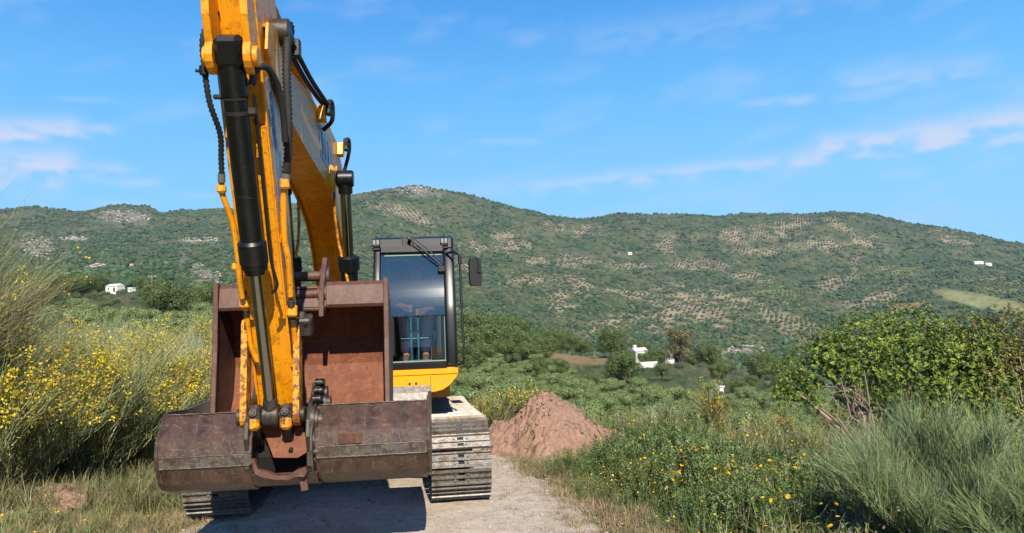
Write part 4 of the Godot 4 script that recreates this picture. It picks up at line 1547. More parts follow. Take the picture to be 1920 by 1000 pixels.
	arch.tube([v3(-0.09, 4.86, 3.36), v3(-0.06, 4.88, 3.46), v3(0.0, 4.82, 3.50), v3(0.045, 4.70, 3.42), v3(0.06, 4.58, 3.25), v3(0.055, 4.50, 3.08)], 0.023, 9)
	part("hose", arch, M.rubber, cyl)
	var er := Build.new()
	er.lathe(v3(0.028, 4.32, 2.94), Vector3(-0.1, -1, -0.2).normalized(), [[0.0, 0.033], [0.12, 0.031]], 12)
	part("hose_end", er, M.grey_hose, cyl)
	var pr := Build.new()
	pr.tube([v3(0.015, 4.30, 2.84), v3(-0.005, 4.26, 2.74), v3(-0.015, 4.22, 2.60), v3(-0.02, 4.16, 2.42), v3(-0.005, 4.12, 2.30), v3(-0.01, 4.04, 2.16), v3(-0.015, 3.98, 2.03)], 0.024, 9, 5)
	pr.box(v3(0.012, 4.30, 2.82), Vector3(0.065, 0.08, 0.07), 0.014)
	pr.box(v3(-0.015, 3.92, 1.92), Vector3(0.075, 0.09, 0.07), 0.012)
	pr.box(v3(-0.07, 4.16, 2.44), Vector3(0.05, 0.08, 0.05), 0.01)
	pr.tube([v3(-0.015, 3.88, 1.84), v3(-0.015, 3.83, 1.72), v3(-0.01, 3.80, 1.60), v3(-0.04, 3.76, 1.50)], 0.022, 9, 5)
	part("oil_pipe", pr, M.yellow, cyl)
	var nr := Build.new()
	nr.lathe(v3(-0.015, 3.965, 2.0), Vector3(0, -0.9, -0.4).normalized(), [[0.0, 0.03], [0.05, 0.03]], 6)
	nr.lathe(v3(-0.015, 3.89, 1.86), Vector3(0, -0.9, -0.4).normalized(), [[0.0, 0.032], [0.05, 0.032]], 6)
	part("pipe_union", nr, M.greasy_steel, cyl)
	var thin := Build.new()
	thin.tube([v3(-0.085, 4.82, 3.32), v3(-0.085, 4.66, 2.98), v3(-0.085, 4.50, 2.62), v3(-0.085, 4.32, 2.26), v3(-0.06, 4.25, 2.10), v3(-0.10, 4.22, 2.04)], 0.012, 7)
	part("thin_pipe", thin, M.mirror_back, cyl)


func build_linkage(p: Node3D) -> void:
	var low := Vector2(3.80, 1.135)
	var high := on_stick(0.62, 0.13)
	for s in [-1.0, 1.0]:
		var x: float = ARM_X + s * 0.195
		var bar := Build.new()
		var dir := (high - low).normalized()
		var side := Vector2(-dir.y, dir.x)
		var pts := []
		for k in 9:
			pts.append(high + (side * cos(PI * k / 8.0) + dir * sin(PI * k / 8.0)) * 0.062)
		for k in 9:
			pts.append(low + (-side * cos(PI * k / 8.0) - dir * sin(PI * k / 8.0)) * 0.085)
		bar.plate(pts, x - 0.024, x + 0.024, 0.006)
		part("tipping_link", bar, M.yellow_worn, p)
		var end := Build.new()
		end.cyl(v3(x + s * 0.02, low.x, low.y), v3(x + s * 0.06, low.x, low.y), 0.06, 18)
		part("pin_cap", end, M.greasy_steel, p)
	# clamp block at the upper end of the outer link
	var blk := base("link_boss", v3(ARM_X + 0.265, high.x, high.y), 0.0, p)
	var bb := Build.new()
	bb.box(Vector3(-0.005, 0, 0.0), Vector3(0.10, 0.15, 0.13), 0.014, Basis(Vector3.RIGHT, 0.45))
	bb.box(Vector3(-0.03, 0.075, 0.01), Vector3(0.04, 0.06, 0.10), 0.01)
	part("boss_block", bb, M.greasy_steel, blk)
	var bh := Build.new()
	bolt(bh, Vector3(0.0, 0.01, 0.06), Vector3(0, -0.3, 1).normalized(), 0.02, 0.025)
	part("boss_bolt", bh, M.bare_steel, blk)
	var pin := Build.new()
	pin.cyl(v3(ARM_X - 0.25, low.x, low.y), v3(ARM_X + 0.25, low.x, low.y), 0.036, 16)
	pin.cyl(v3(ARM_X - 0.23, high.x, high.y), v3(ARM_X + 0.23, high.x, high.y), 0.036, 16)
	part("link_pin", pin, M.greasy_steel, p)
	# the bosses of the bucket link either side of the rod eye, with their bolts
	for s in [-1.0, 1.0]:
		var x: float = ARM_X + s * 0.118
		var bo := Build.new()
		bo.box(v3(x, low.x + 0.01, low.y + 0.01), Vector3(0.095, 0.15, 0.15), 0.03)
		part("link_block", bo, M.greasy_steel, p)
		var pad := Build.new()
		pad.box(v3(x, low.x + 0.016, low.y - 0.055), Vector3(0.085, 0.10, 0.16), 0.03)
		part("link_pad", pad, M.yellow_worn, p)
		var b2 := Build.new()
		b2.lathe(v3(x, low.x + 0.095, low.y + 0.035), Vector3(0, 0.15, 1).normalized(), [[0.0, 0.03], [0.012, 0.03], [0.012, 0.017], [0.024, 0.017], [0.024, 0.009]], 12)
		part("block_bolt", b2, M.greasy_steel, p)
		var web := Build.new()
		web.plate([low + Vector2(0.05, -0.02), low + Vector2(-0.06, 0.02), Vector2(3.62, 0.95), Vector2(3.68, 0.90), Vector2(3.78, 0.98)], x - 0.028, x + 0.028, 0.006)
		part("bucket_link", web, M.greasy_steel, p)


func build_ditching_bucket(p: Node3D) -> void:
	# outer line of the shell as (z, y), from the top of the back down and round under to the cutting edge
	var line := [Vector2(3.72, 1.17), Vector2(3.87, 1.015), Vector2(3.902, 0.975), Vector2(3.915, 0.875), Vector2(3.905, 0.80), Vector2(3.885, 0.77), Vector2(3.83, 0.67), Vector2(3.76, 0.615), Vector2(3.62, 0.575), Vector2(3.35, 0.56), Vector2(2.95, 0.60), Vector2(2.66, 0.76), Vector2(2.47, 1.0), Vector2(2.42, 1.17)]
	var inner := [Vector2(3.60, 1.17), Vector2(3.62, 1.0), Vector2(3.60, 0.80), Vector2(3.56, 0.68), Vector2(3.46, 0.61), Vector2(3.35, 0.585), Vector2(2.95, 0.60), Vector2(2.66, 0.76), Vector2(2.47, 1.0), Vector2(2.42, 1.17)]
	var halves := [[-1.0, -0.325, 0.0], [0.135, 0.975, 0.028]]
	for hf in halves:
		var pts := []
		for q in line:
			pts.append(q + Vector2(0, hf[2] * clampf((q.x - 3.3) / 0.4, 0.0, 1.0)))
		var sh := Build.new()
		sh.sheet(pts, hf[0], hf[1], 0.022, 0.003)
		part("shell", sh, M.bucket_steel, p)
		# wear plates laid on the back: a strip and a lower plate, with edges of their own
		var strip := Build.new()
		strip.sheet([pts[4] + Vector2(0.016, 0.065), pts[4] + Vector2(0.013, -0.010)], hf[0] + 0.012, hf[1] - 0.002, 0.014, 0.002)
		part("wear_strip", strip, M.wear_steel, p)
		var lowp := Build.new()
		lowp.sheet([pts[5] + Vector2(0.024, 0.010), pts[6] + Vector2(0.014, -0.008), pts[7] + Vector2(0.008, -0.012), pts[8] + Vector2(0.004, -0.014)], hf[0] + 0.03, hf[1] - 0.012, 0.012, 0.002)
		part("wear_plate", lowp, M.bucket_steel, p)
		# weld beads along the strip's edges and the top of the back
		for q in [pts[4] + Vector2(0.012, 0.068), pts[4] + Vector2(0.010, -0.013), pts[0] + Vector2(0.012, -0.004)]:
			var bead := Build.new()
			var along := []
			var thick := []
			var n := int((hf[1] - hf[0]) / 0.018)
			for k in n + 1:
				along.append(v3(lerpf(hf[0] + 0.015, hf[1] - 0.015, float(k) / n), q.x + rng.randfn() * 0.0012, q.y + rng.randfn() * 0.0012))
				thick.append(rng.randf_range(0.0045, 0.0085))
			bead.ring_tube(along, thick, 6)
			part("weld_bead", bead, M.wear_steel, p)
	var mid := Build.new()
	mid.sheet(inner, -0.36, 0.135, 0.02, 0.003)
	part("shell", mid, M.dark_iron, p)  # recessed middle coloured dark to stand for the shade in the cavity
	for x in [-1.022, 0.975]:
		var off := 0.0 if x < 0 else 0.028
		var s := Build.new()
		var pts := []
		for q in line:
			pts.append(q + Vector2(0.006, off * clampf((q.x - 3.3) / 0.4, 0.0, 1.0)))
		pts.append_array([Vector2(2.60, 1.20), Vector2(3.2, 1.17 + off), Vector2(3.66, 1.19 + off)])
		s.plate(pts, x, x + 0.022, 0.004)
		part("side_plate", s, M.bucket_steel, p)
	var edge := Build.new()
	edge.sheet([Vector2(2.46, 0.98), Vector2(2.40, 1.235)], -1.03, 1.0, 0.025, 0.004)
	part("cutting_edge", edge, M.wear_steel, p)
	# welded square patch
	var pat := Build.new()
	pat.box(v3(0.40, 3.922, 0.95), Vector3(0.17, 0.085, 0.016), 0.004, Basis(Vector3.RIGHT, 0.12))
	part("patch_plate", pat, M.rust_brown, p)
	# hinge: ears, a rusty web between them, and a lip below
	var web := Build.new()
	web.prism(PackedVector2Array([Vector2(-0.30, 1.04), Vector2(0.02, 1.03), Vector2(0.055, 0.83), Vector2(-0.02, 0.79), Vector2(-0.20, 0.80)]), Transform3D(Basis(Vector3.RIGHT, -0.30), Vector3(0, 0.04, 3.965)), 0.02, 0.003)
	part("hinge_web", web, M.rust, p)
	var hole := Build.new()
	hole.cyl(v3(-0.07, 3.72, 0.865), v3(-0.07, 3.75, 0.855), 0.018, 12, 0.001)
	part("grease_hole", hole, M.dark_opening, p)
	for q in [[-0.375, "ear"], [0.075, "ear"]]:
		var ear := Build.new()
		ear.plate([Vector2(3.30, 0.62), Vector2(3.32, 1.25), Vector2(3.45, 1.36), Vector2(3.58, 1.36), Vector2(3.68, 1.26), Vector2(3.80, 1.22), Vector2(3.92, 1.10), Vector2(3.95, 0.98), Vector2(3.90, 0.86), Vector2(3.91, 0.76), Vector2(3.80, 0.64), Vector2(3.6, 0.60)], q[0], q[0] + 0.032, 0.006)
		part("ear", ear, M.greasy_steel, p)
	# stacked discs, washers and bolts on the outside of the near ear
	var stack := base("pin_stack", Vector3.ZERO, 0.0, p)
	for d in [[3.52, 1.27, 0.115, 0.05], [3.60, 1.20, 0.10, 0.085], [3.80, 1.08, 0.12, 0.05], [3.84, 0.93, 0.10, 0.045]]:
		var w := Build.new()
		w.lathe(v3(0.105, d[0], d[1]), Vector3.RIGHT, [[0.0, d[2]], [0.03, d[2]], [0.03, d[2] * 0.72], [d[3], d[2] * 0.72], [d[3], d[2] * 0.5], [d[3] + 0.03, d[2] * 0.5]], 20)
		part("washer", w, M.greasy_steel, stack)
	for d in [[3.60, 1.36, 0.035], [3.66, 1.30, 0.034], [3.73, 1.24, 0.036], [3.72, 1.16, 0.032], [3.90, 0.86, 0.028], [3.86, 0.80, 0.026]]:
		var w := Build.new()
		bolt(w, v3(0.10, d[0], d[1]), Vector3.RIGHT, d[2], 0.075)
		part("bolt", w, M.bare_steel if d[1] > 1.2 else M.greasy_steel, stack)
	var cheek := Build.new()
	cheek.plate([Vector2(3.62, 1.22), Vector2(3.78, 1.20), Vector2(3.98, 1.02), Vector2(3.99, 0.88), Vector2(3.95, 0.76), Vector2(3.86, 0.66), Vector2(3.75, 0.70), Vector2(3.70, 0.9)], 0.112, 0.128, 0.005)
	part("cheek_plate", cheek, M.wear_steel, stack)
	var lip := Build.new()
	lip.prism(PackedVector2Array([Vector2(-0.33, 0.86), Vector2(-0.30, 0.86), Vector2(-0.275, 0.785), Vector2(-0.21, 0.765), Vector2(-0.14, 0.735), Vector2(-0.05, 0.735), Vector2(0.01, 0.77), Vector2(0.075, 0.785), Vector2(0.085, 0.75), Vector2(0.06, 0.71), Vector2(0.0, 0.715), Vector2(-0.05, 0.695), Vector2(-0.15, 0.70), Vector2(-0.24, 0.72), Vector2(-0.30, 0.75)]), Transform3D(Basis.IDENTITY, Vector3(0, -0.03, 3.86)), 0.075, 0.008)
	part("lip", lip, M.rust_brown, p)
	var tab := Build.new()
	tab.box(v3(0.045, 3.86, 0.625), Vector3(0.055, 0.11, 0.03), 0.006, Basis(Vector3(0, 0, 1), 0.15))
	part("tab", tab, M.rust_brown, p)
	var under := Build.new()
	under.sheet([Vector2(3.86, 0.70), Vector2(3.78, 0.62), Vector2(3.6, 0.575), Vector2(3.4, 0.57)], -0.37, 0.14, 0.014, 0.002)
	part("under_strap", under, M.bucket_steel, p)


func make_loose_bucket() -> void:
	# the second bucket, standing in the first with its mouth to the front
	var b := base("digging_bucket", Vector3(-2.04, 0.018, -9.88), deg_to_rad(5.5))
	tag(b, "empty rusty digging bucket standing inside the bucket on the excavator's arm", "bucket")
	var x0 := -0.79
	var x1 := 0.655
	var back := [Vector2(3.06, 2.17), Vector2(2.90, 2.10), Vector2(2.72, 1.95), Vector2(2.60, 1.72), Vector2(2.58, 1.48), Vector2(2.66, 1.22), Vector2(2.84, 0.98), Vector2(3.08, 0.80), Vector2(3.30, 0.70)]
	var side := [Vector2(3.15, 2.215), Vector2(3.06, 2.20), Vector2(2.88, 2.13), Vector2(2.69, 1.97), Vector2(2.57, 1.73), Vector2(2.55, 1.47), Vector2(2.63, 1.20), Vector2(2.82, 0.95), Vector2(3.06, 0.77), Vector2(3.28, 0.66), Vector2(3.33, 0.75), Vector2(3.25, 1.2), Vector2(3.18, 1.7)]
	for x in [x0, x1 - 0.025]:
		var s := Build.new()
		s.plate(side, x, x + 0.025, 0.005)
		part("side_plate", s, M.rust_brown, b)
		var rim := Build.new()
		rim.sheet([Vector2(3.335, 0.75), Vector2(3.258, 1.2), Vector2(3.19, 1.7), Vector2(3.165, 2.215)], x - 0.008, x + 0.033, 0.03, 0.006)
		part("side_cutter", rim, M.rust_brown, b)
	var sh := Build.new()
	sh.sheet(back, x0 + 0.026, x1 - 0.026, -0.02, 0.003)
	part("shell", sh, M.rust, b)
	# hollow beam along the top of the mouth, in two lengths either side of the ears
	for q in [[x0 + 0.027, -0.36], [0.13, x1 - 0.027]]:
		var beam := Build.new()
		beam.plate([Vector2(3.16, 1.975), Vector2(3.175, 2.0), Vector2(3.14, 2.165), Vector2(3.10, 2.20), Vector2(2.93, 2.155), Vector2(2.93, 2.02), Vector2(3.05, 1.97)], q[0], q[1], 0.008)
		part("top_beam", beam, M.rust_brown, b)
	var low := Build.new()
	low.plate([Vector2(3.13, 1.985), Vector2(3.11, 2.06), Vector2(2.93, 2.10), Vector2(2.93, 2.02)], -0.36, 0.13, 0.006)
	part("top_beam", low, M.rust_brown, b)
	for x in [-0.36, 0.075]:
		var ear := Build.new()
		ear.plate([Vector2(3.20, 1.90), Vector2(3.19, 2.12), Vector2(3.10, 2.22), Vector2(3.0, 2.34), Vector2(2.93, 2.43), Vector2(2.86, 2.44), Vector2(2.78, 2.36), Vector2(2.70, 2.1), Vector2(2.75, 1.97), Vector2(3.0, 1.96)], x, x + 0.04, 0.006)
		part("ear", ear, M.rust_brown, b)
		for c in [[2.90, 2.27], [3.07, 2.10]]:
			var boss := Build.new()
			boss.cyl(v3(x - 0.02, c[0], c[1]), v3(x + 0.06, c[0], c[1]), 0.075, 18)
			part("ear_boss", boss, M.rust_brown, b)
	for c in [[2.90, 2.27, 0.045], [3.07, 2.10, 0.042], [3.10, 1.97, 0.024]]:
		var pin := Build.new()
		pin.cyl(v3(-0.36, c[0], c[1]), v3(0.12, c[0], c[1]), c[2], 18)
		part("ear_pin", pin, M.rust_brown, b)
	var lip := Build.new()
	lip.sheet([Vector2(3.20, 0.735), Vector2(3.40, 0.66)], x0, x1, 0.035, 0.006)
	part("cutting_edge", lip, M.wear_steel, b)


# ---------------------------------------------------------------- the operator
# bones: [a, b, radius a, radius b]; the field of tapered capsules joined smoothly, meshed as surface nets
func skin(bones: Array, cell: float, blend: float, b: Build) -> void:
	var lo := Vector3.INF
	var hi := -Vector3.INF
	for q in bones:
		var r: float = maxf(q[2], q[3]) + cell * 3.0 + blend * 0.5
		lo = lo.min(q[0] - Vector3.ONE * r).min(q[1] - Vector3.ONE * r)
		hi = hi.max(q[0] + Vector3.ONE * r).max(q[1] + Vector3.ONE * r)
	var dim := Vector3i(((hi - lo) / cell).ceil()) + Vector3i.ONE
	var f := PackedFloat32Array()
	f.resize(dim.x * dim.y * dim.z)
	f.fill(1.0)
	for q in bones:
		var r: float = maxf(q[2], q[3]) + cell * 3.0 + blend * 0.5
		var a: Vector3 = q[0]
		var d: Vector3 = q[1] - q[0]
		var dd := maxf(d.length_squared(), 1e-9)
		var i0 := Vector3i(((q[0].min(q[1]) - Vector3.ONE * r - lo) / cell).floor())
		var i1 := Vector3i(((q[0].max(q[1]) + Vector3.ONE * r - lo) / cell).ceil())
		for z in range(maxi(i0.z, 0), mini(i1.z + 1, dim.z)):
			for y in range(maxi(i0.y, 0), mini(i1.y + 1, dim.y)):
				for x in range(maxi(i0.x, 0), mini(i1.x + 1, dim.x)):
					var p := lo + Vector3(x, y, z) * cell
					var t := clampf((p - a).dot(d) / dd, 0.0, 1.0)
					var s := (p - a - d * t).length() - lerpf(q[2], q[3], t)
					var k := (z * dim.y + y) * dim.x + x
					var o := f[k]
					var h := maxf(blend - absf(o - s), 0.0) / blend
					f[k] = minf(o, s) - h * h * blend * 0.25
	var at := {}
	var first := b.v.size()
	var off := [0, 1, dim.x, dim.x + 1, dim.x * dim.y, dim.x * dim.y + 1, dim.x * dim.y + dim.x, dim.x * dim.y + dim.x + 1]
	var pos := [Vector3(0, 0, 0), Vector3(1, 0, 0), Vector3(0, 1, 0), Vector3(1, 1, 0), Vector3(0, 0, 1), Vector3(1, 0, 1), Vector3(0, 1, 1), Vector3(1, 1, 1)]
	var edges := [[0, 1], [0, 2], [0, 4], [1, 3], [1, 5], [2, 3], [2, 6], [3, 7], [4, 5], [4, 6], [5, 7], [6, 7]]
	for z in dim.z - 1:
		for y in dim.y - 1:
			for x in dim.x - 1:
				var k := (z * dim.y + y) * dim.x + x
				if f[k] > cell * 2.5 or f[k] < -cell * 2.5:
					continue
				var inside := 0
				for c in 8:
					if f[k + off[c]] < 0.0:
						inside += 1
				if inside == 0 or inside == 8:
					continue
				var sum := Vector3.ZERO
				var cnt := 0
				for e in edges:
					var u := f[k + off[e[0]]]
					var w := f[k + off[e[1]]]
					if (u < 0.0) != (w < 0.0):
						sum += pos[e[0]].lerp(pos[e[1]], u / (u - w))
						cnt += 1
				at[k] = b.vert(lo + (Vector3(x, y, z) + sum / cnt) * cell, Vector3.UP)
	for k in at:
		var step := [1, dim.x, dim.x * dim.y]
		for ax in 3:
			var s: int = step[ax]
			var u: int = step[(ax + 1) % 3]
			var w: int = step[(ax + 2) % 3]
			if (f[k] < 0.0) == (f[k + s] < 0.0):
				continue
			if at.has(k - u) and at.has(k - w) and at.has(k - u - w):
				var p: int = at[k]
				var q: int = at[k - u]
				var r: int = at[k - u - w]
				var t: int = at[k - w]
				if f[k] < 0.0:
					b.i.append_array([p, r, q, p, t, r])
				else:
					b.i.append_array([p, q, r, p, r, t])
	var acc := PackedVector3Array()
	acc.resize(b.v.size())
	for k in range(0, b.i.size(), 3):
		if b.i[k] < first:
			continue
		var nn := (b.v[b.i[k + 2]] - b.v[b.i[k]]).cross(b.v[b.i[k + 1]] - b.v[b.i[k]])
		for j in 3:
			acc[b.i[k + j]] += nn
	for k in range(first, acc.size()):
		if acc[k].length_squared() > 1e-20:
			b.n[k] = acc[k].normalized()


func hand_bones(wrist: Vector3, grip: Vector3, away: Vector3) -> Array:
	# a fist round an upright lever: away points from the lever to the back of the hand
	var front := Vector3(0, 0, 1)
	var out := []
	var knuckle := grip + away * 0.034 + front * 0.006
	for k in 4:
		var y := Vector3(0, (1.5 - k) * 0.0205, 0)
		var l: float = [0.95, 1.0, 0.96, 0.82][k]
		var a := knuckle + y
		var c := grip + y + front * 0.034 * l + away * 0.012
		var d := grip + y * 0.95 + front * 0.026 - away * 0.022 * l
		var e := grip + y * 0.92 + front * 0.004 - away * 0.026 * l
		out.append([wrist + y * 0.6, a, 0.016, 0.0125])
		out.append([a, c, 0.0105, 0.0095])
		out.append([c, d, 0.0095, 0.0088])
		out.append([d, e, 0.0088, 0.0075])
	out.append([wrist.lerp(knuckle, 0.35) + Vector3(0, 0.012, 0), grip + Vector3(0, 0.040, -0.018) + away * 0.012, 0.014, 0.0115])
	out.append([grip + Vector3(0, 0.040, -0.018) + away * 0.012, grip + Vector3(0, 0.044, 0.006) - away * 0.018, 0.0115, 0.009])
	return out


func make_operator() -> void:
	var o := base("person", Vector3(-2.04, 0.018, -9.88), deg_to_rad(5.5))
	tag(o, "person in dark shirt and blue trousers seated in the excavator cab gripping levers", "person")
	var pel := v3(0.83, 0.27, 1.885)
	var chest := v3(0.83, 0.14, 2.22)
	var neck := v3(0.83, 0.14, 2.40)
	var head := v3(0.83, 0.19, 2.565)
	var sh := [v3(0.655, 0.15, 2.31), v3(1.005, 0.15, 2.31)]
	var el := [v3(0.545, 0.47, 2.06), v3(1.11, 0.46, 2.05)]
	var wr := [v3(0.655, 0.83, 2.085), v3(0.955, 0.84, 2.03)]
	var grip := [v3(0.775, 0.985, 2.03), v3(0.855, 0.985, 1.985)]
	var hip := [v3(0.745, 0.30, 1.875), v3(0.915, 0.30, 1.875)]
	var knee := [v3(0.695, 0.76, 1.93), v3(0.965, 0.76, 1.93)]
	var ank := [v3(0.715, 0.92, 1.53), v3(0.935, 0.92, 1.53)]
	var body := [[pel, chest, 0.135, 0.13], [chest, neck, 0.12, 0.058], [neck, head, 0.055, 0.06], [sh[0], sh[1], 0.065, 0.065], [hip[0], hip[1], 0.10, 0.10]]
	var trousers := [[hip[0], hip[1], 0.125, 0.125], [pel, pel + Vector3(0, 0.08, -0.02), 0.145, 0.14]]
	var shirt := [[pel + Vector3(0, 0.06, -0.02), chest, 0.155, 0.148], [chest, neck - Vector3(0, 0.05, 0), 0.135, 0.07], [sh[0], sh[1], 0.08, 0.08]]
	var shoes := []
	for k in 2:
		body.append_array([[sh[k], el[k], 0.052, 0.042], [el[k], wr[k], 0.042, 0.027], [hip[k], knee[k], 0.082, 0.058], [knee[k], ank[k], 0.056, 0.038], [ank[k], ank[k] + Vector3(0, -0.06, 0.10), 0.038, 0.03]])
		trousers.append_array([[hip[k], knee[k], 0.098, 0.078], [knee[k], ank[k] + Vector3(0, 0.03, 0), 0.076, 0.062]])
		shirt.append_array([[sh[k], el[k], 0.066, 0.056], [el[k], el[k].lerp(wr[k], 0.55), 0.055, 0.045]])
		shoes.append([[ank[k] + Vector3(0, 0.0, -0.02), ank[k] + Vector3(0, -0.055, -0.02), 0.045, 0.045], [ank[k] + Vector3(0, -0.05, -0.02), ank[k] + Vector3(0, -0.062, 0.17), 0.048, 0.040]])
	var b := Build.new()
	skin(body, 0.015, 0.03, b)
	for k in 2:
		skin(hand_bones(wr[k], grip[k], (wr[k] - grip[k]).normalized() * Vector3(1, 0, 0.4)) + [[el[k].lerp(wr[k], 0.6), wr[k], 0.033, 0.026]], 0.004, 0.008, b)
	# head with brow, nose, jaw and ears
	skin([[head + Vector3(0, 0.03, -0.012), head + Vector3(0, 0.0, 0.0), 0.088, 0.082], [head + Vector3(0, -0.02, 0.03), head + Vector3(0, -0.085, 0.052), 0.062, 0.036], [head + Vector3(0, 0.0, 0.085), head + Vector3(0, -0.032, 0.104), 0.012, 0.015],
		[head + Vector3(-0.035, 0.014, 0.076), head + Vector3(0.035, 0.014, 0.076), 0.014, 0.014], [head + Vector3(-0.02, -0.066, 0.084), head + Vector3(0.02, -0.066, 0.084), 0.010, 0.010],
		[head + Vector3(-0.086, 0.01, -0.004), head + Vector3(-0.084, -0.03, 0.0), 0.014, 0.010], [head + Vector3(0.086, 0.01, -0.004), head + Vector3(0.084, -0.03, 0.0), 0.014, 0.010]], 0.006, 0.014, b)
	part("body", b, M.skin, o)
	var tr := Build.new()
	skin(trousers, 0.015, 0.04, tr)
	part("trousers", tr, M.denim, o)
	var st := Build.new()
	skin(shirt, 0.015, 0.04, st)
	part("shirt", st, M.shirt, o)
	for k in 2:
		var s := Build.new()
		skin(shoes[k], 0.009, 0.03, s)
		part("shoe", s, M.shoe, o)
	for s in [-1.0, 1.0]:
		var eye := Build.new()
		eye.xf = Transform3D(Basis.IDENTITY, head + Vector3(s * 0.032, -0.004, 0.078))
		var l := lump(3, Vector3.ONE * 0.012, 0.0, 1.0, 6)
		eye.v = l.v
		for k in eye.v.size():
			eye.v[k] = eye.xf * eye.v[k]
		eye.n = l.n
		eye.c = l.c
		eye.i = l.i
		part("eye", eye, M.hair, o)
	var hr := Build.new()
	skin([[head + Vector3(0, 0.055, -0.02), head + Vector3(0, 0.035, -0.045), 0.082, 0.085], [head + Vector3(-0.05, 0.07, 0.02), head + Vector3(0.05, 0.07, 0.02), 0.045, 0.045]], 0.008, 0.02, hr)
	part("hair", hr, M.hair, o)


# ---------------------------------------------------------------- plants
func ribbon(b: Build, pts: Array, w: float, side: Vector3) -> void:
	var m := pts.size()
	var k0 := b.v.size()
	for k in m:
		var t: Vector3 = pts[mini(k + 1, m - 1)] - pts[maxi(k - 1, 0)]
		var nn := t.cross(side).normalized()
		var ww := w * (1.0 - 0.85 * float(k) / (m - 1))
		b.vert(pts[k] - side * ww, nn)
		b.vert(pts[k] + side * ww, nn)
		if k > 0:
			var p := k0 + 2 * (k - 1)
			b.i.append_array([p, p + 1, p + 2, p + 1, p + 3, p + 2])


func leaf(b: Build, at: Vector3, dir: Vector3, up: Vector3, l: float, w: float) -> void:
	# a folded leaf: base, two sides, tip, with the midrib a little lower
	var side := dir.cross(up).normalized()
	var nn := side.cross(dir).normalized()
	var mid := at + dir * l * 0.5
	var a := mid + side * w + nn * w * 0.35
	var c := mid - side * w + nn * w * 0.35
	var tip := at + dir * l - nn * l * 0.10
	var n1 := (nn - side * 0.35).normalized()
	var n2 := (nn + side * 0.35).normalized()
	var k := b.v.size()
	b.vert(at, n1)
	b.vert(a, n1)
	b.vert(tip, n1)
	b.vert(at, n2)
	b.vert(tip, n2)
	b.vert(c, n2)
	b.i.append_array([k, k + 2, k + 1, k + 3, k + 5, k + 4])


func dot_leaf(b: Build, at: Vector3, nn: Vector3, size: float, long := 1.6) -> void:
	var side := nn.cross(Vector3(rng.randfn(), rng.randfn(), rng.randfn())).normalized()
	var up := nn.cross(side)
	var k := b.v.size()
	b.vert(at - side * size * long, nn)
	b.vert(at - up * size, nn)
	b.vert(at + side * size * long, nn)
	b.vert(at + up * size, nn)
	b.i.append_array([k, k + 2, k + 1, k, k + 3, k + 2])


func rand_dir() -> Vector3:
	return Vector3(rng.randfn(), rng.randfn(), rng.randfn()).normalized()


func tone(c: Color, spread: float) -> Color:
	var s := 1.0 + rng.randf_range(-spread, spread)
	return Color(c.r * s * (1.0 + rng.randf_range(-spread, spread) * 0.4), c.g * s, c.b * s * (1.0 + rng.randf_range(-spread, spread) * 0.4))


# a broom bush: branches, a mass of thin rush-like twigs and, if wanted, yellow flowers along them
func broom_meshes(seed_: int, height: float, radius: float, twigs: int, thick: float, twig_tone: Color, flowers: int, lean := 1.0) -> Array:
	rng.seed = seed_
	var wood := Build.new()
	var green := Build.new()
	var bloom := Build.new()
	var limbs := []
	for k in 30:
		var a := TAU * (k * 0.382 + rng.randf() * 0.2)
		var reach := sqrt(rng.randf())
		var out := Vector3(cos(a), 0, sin(a)) * radius * reach
		var hh := height * rng.randf_range(0.45, 0.86) * (1.0 - 0.35 * reach * reach)
		var p := [Vector3(out.x * 0.06, -0.05, out.z * 0.06), Vector3(out.x * 0.35, hh * 0.35, out.z * 0.35), Vector3(out.x * 0.72, hh * 0.72, out.z * 0.72), Vector3(out.x, hh, out.z)]
		wood.taper(p, 0.020, 0.006, 5, 3)
		limbs.append(Build.curve(p, 5))
	var spots := []
	for k in twigs:
		var limb: Array = limbs[rng.randi() % limbs.size()]
		var s := rng.randf() ** 0.7
		var p: Vector3 = limb[int(s * (limb.size() - 1))] + rand_dir() * 0.07 * radius
		var out := Vector3(p.x, 0, p.z) / radius
		var dir := (Vector3(0, 1.0, 0) + out * 0.75 * lean + rand_dir() * 0.42).normalized()
		var l := height * rng.randf_range(0.13, 0.34)
		var bend := (rand_dir() * 0.30 + out * 0.15 * lean - Vector3(0, 0.10, 0)) * l
		var wave := rand_dir() * l * 0.07
		var pts := [p, p + dir * l * 0.35 + bend * 0.08 + wave, p + dir * l * 0.7 + bend * 0.4 - wave, p + dir * l + bend]
		green.tint = tone(twig_tone, 0.5)
		ribbon(green, pts, thick, dir.cross(rand_dir()).normalized())
		if k % 3 == 0:
			spots.append(pts)
	if flowers > 0:
		var seeds := []
		for k in 11:
			var limb: Array = limbs[rng.randi() % limbs.size()]
			seeds.append(limb[limb.size() - 1] + Vector3(0, height * 0.12, 0))
		for k in flowers:
			var pts: Array = spots[rng.randi() % spots.size()]
			var p: Vector3 = pts[2].lerp(pts[3], rng.randf()) if rng.randf() < 0.7 else pts[1].lerp(pts[2], rng.randf())
			var near := 9.0
			for q in seeds:
				near = minf(near, p.distance_to(q))
			if near > radius * 0.32 and rng.randf() < 0.95:
				continue
			for j in 4:
				bloom.tint = tone(Color(0.55, 0.42, 0.025), 0.3)
				dot_leaf(bloom, p + rand_dir() * 0.04, (rand_dir() + Vector3(0, 0.5, 0.3)).normalized(), 0.0105, 1.4)
	var out := [wood.mesh(M.bark), green.mesh(M.stem)]
	if flowers > 0:
		out.append(bloom.mesh(M.petal))
	return out


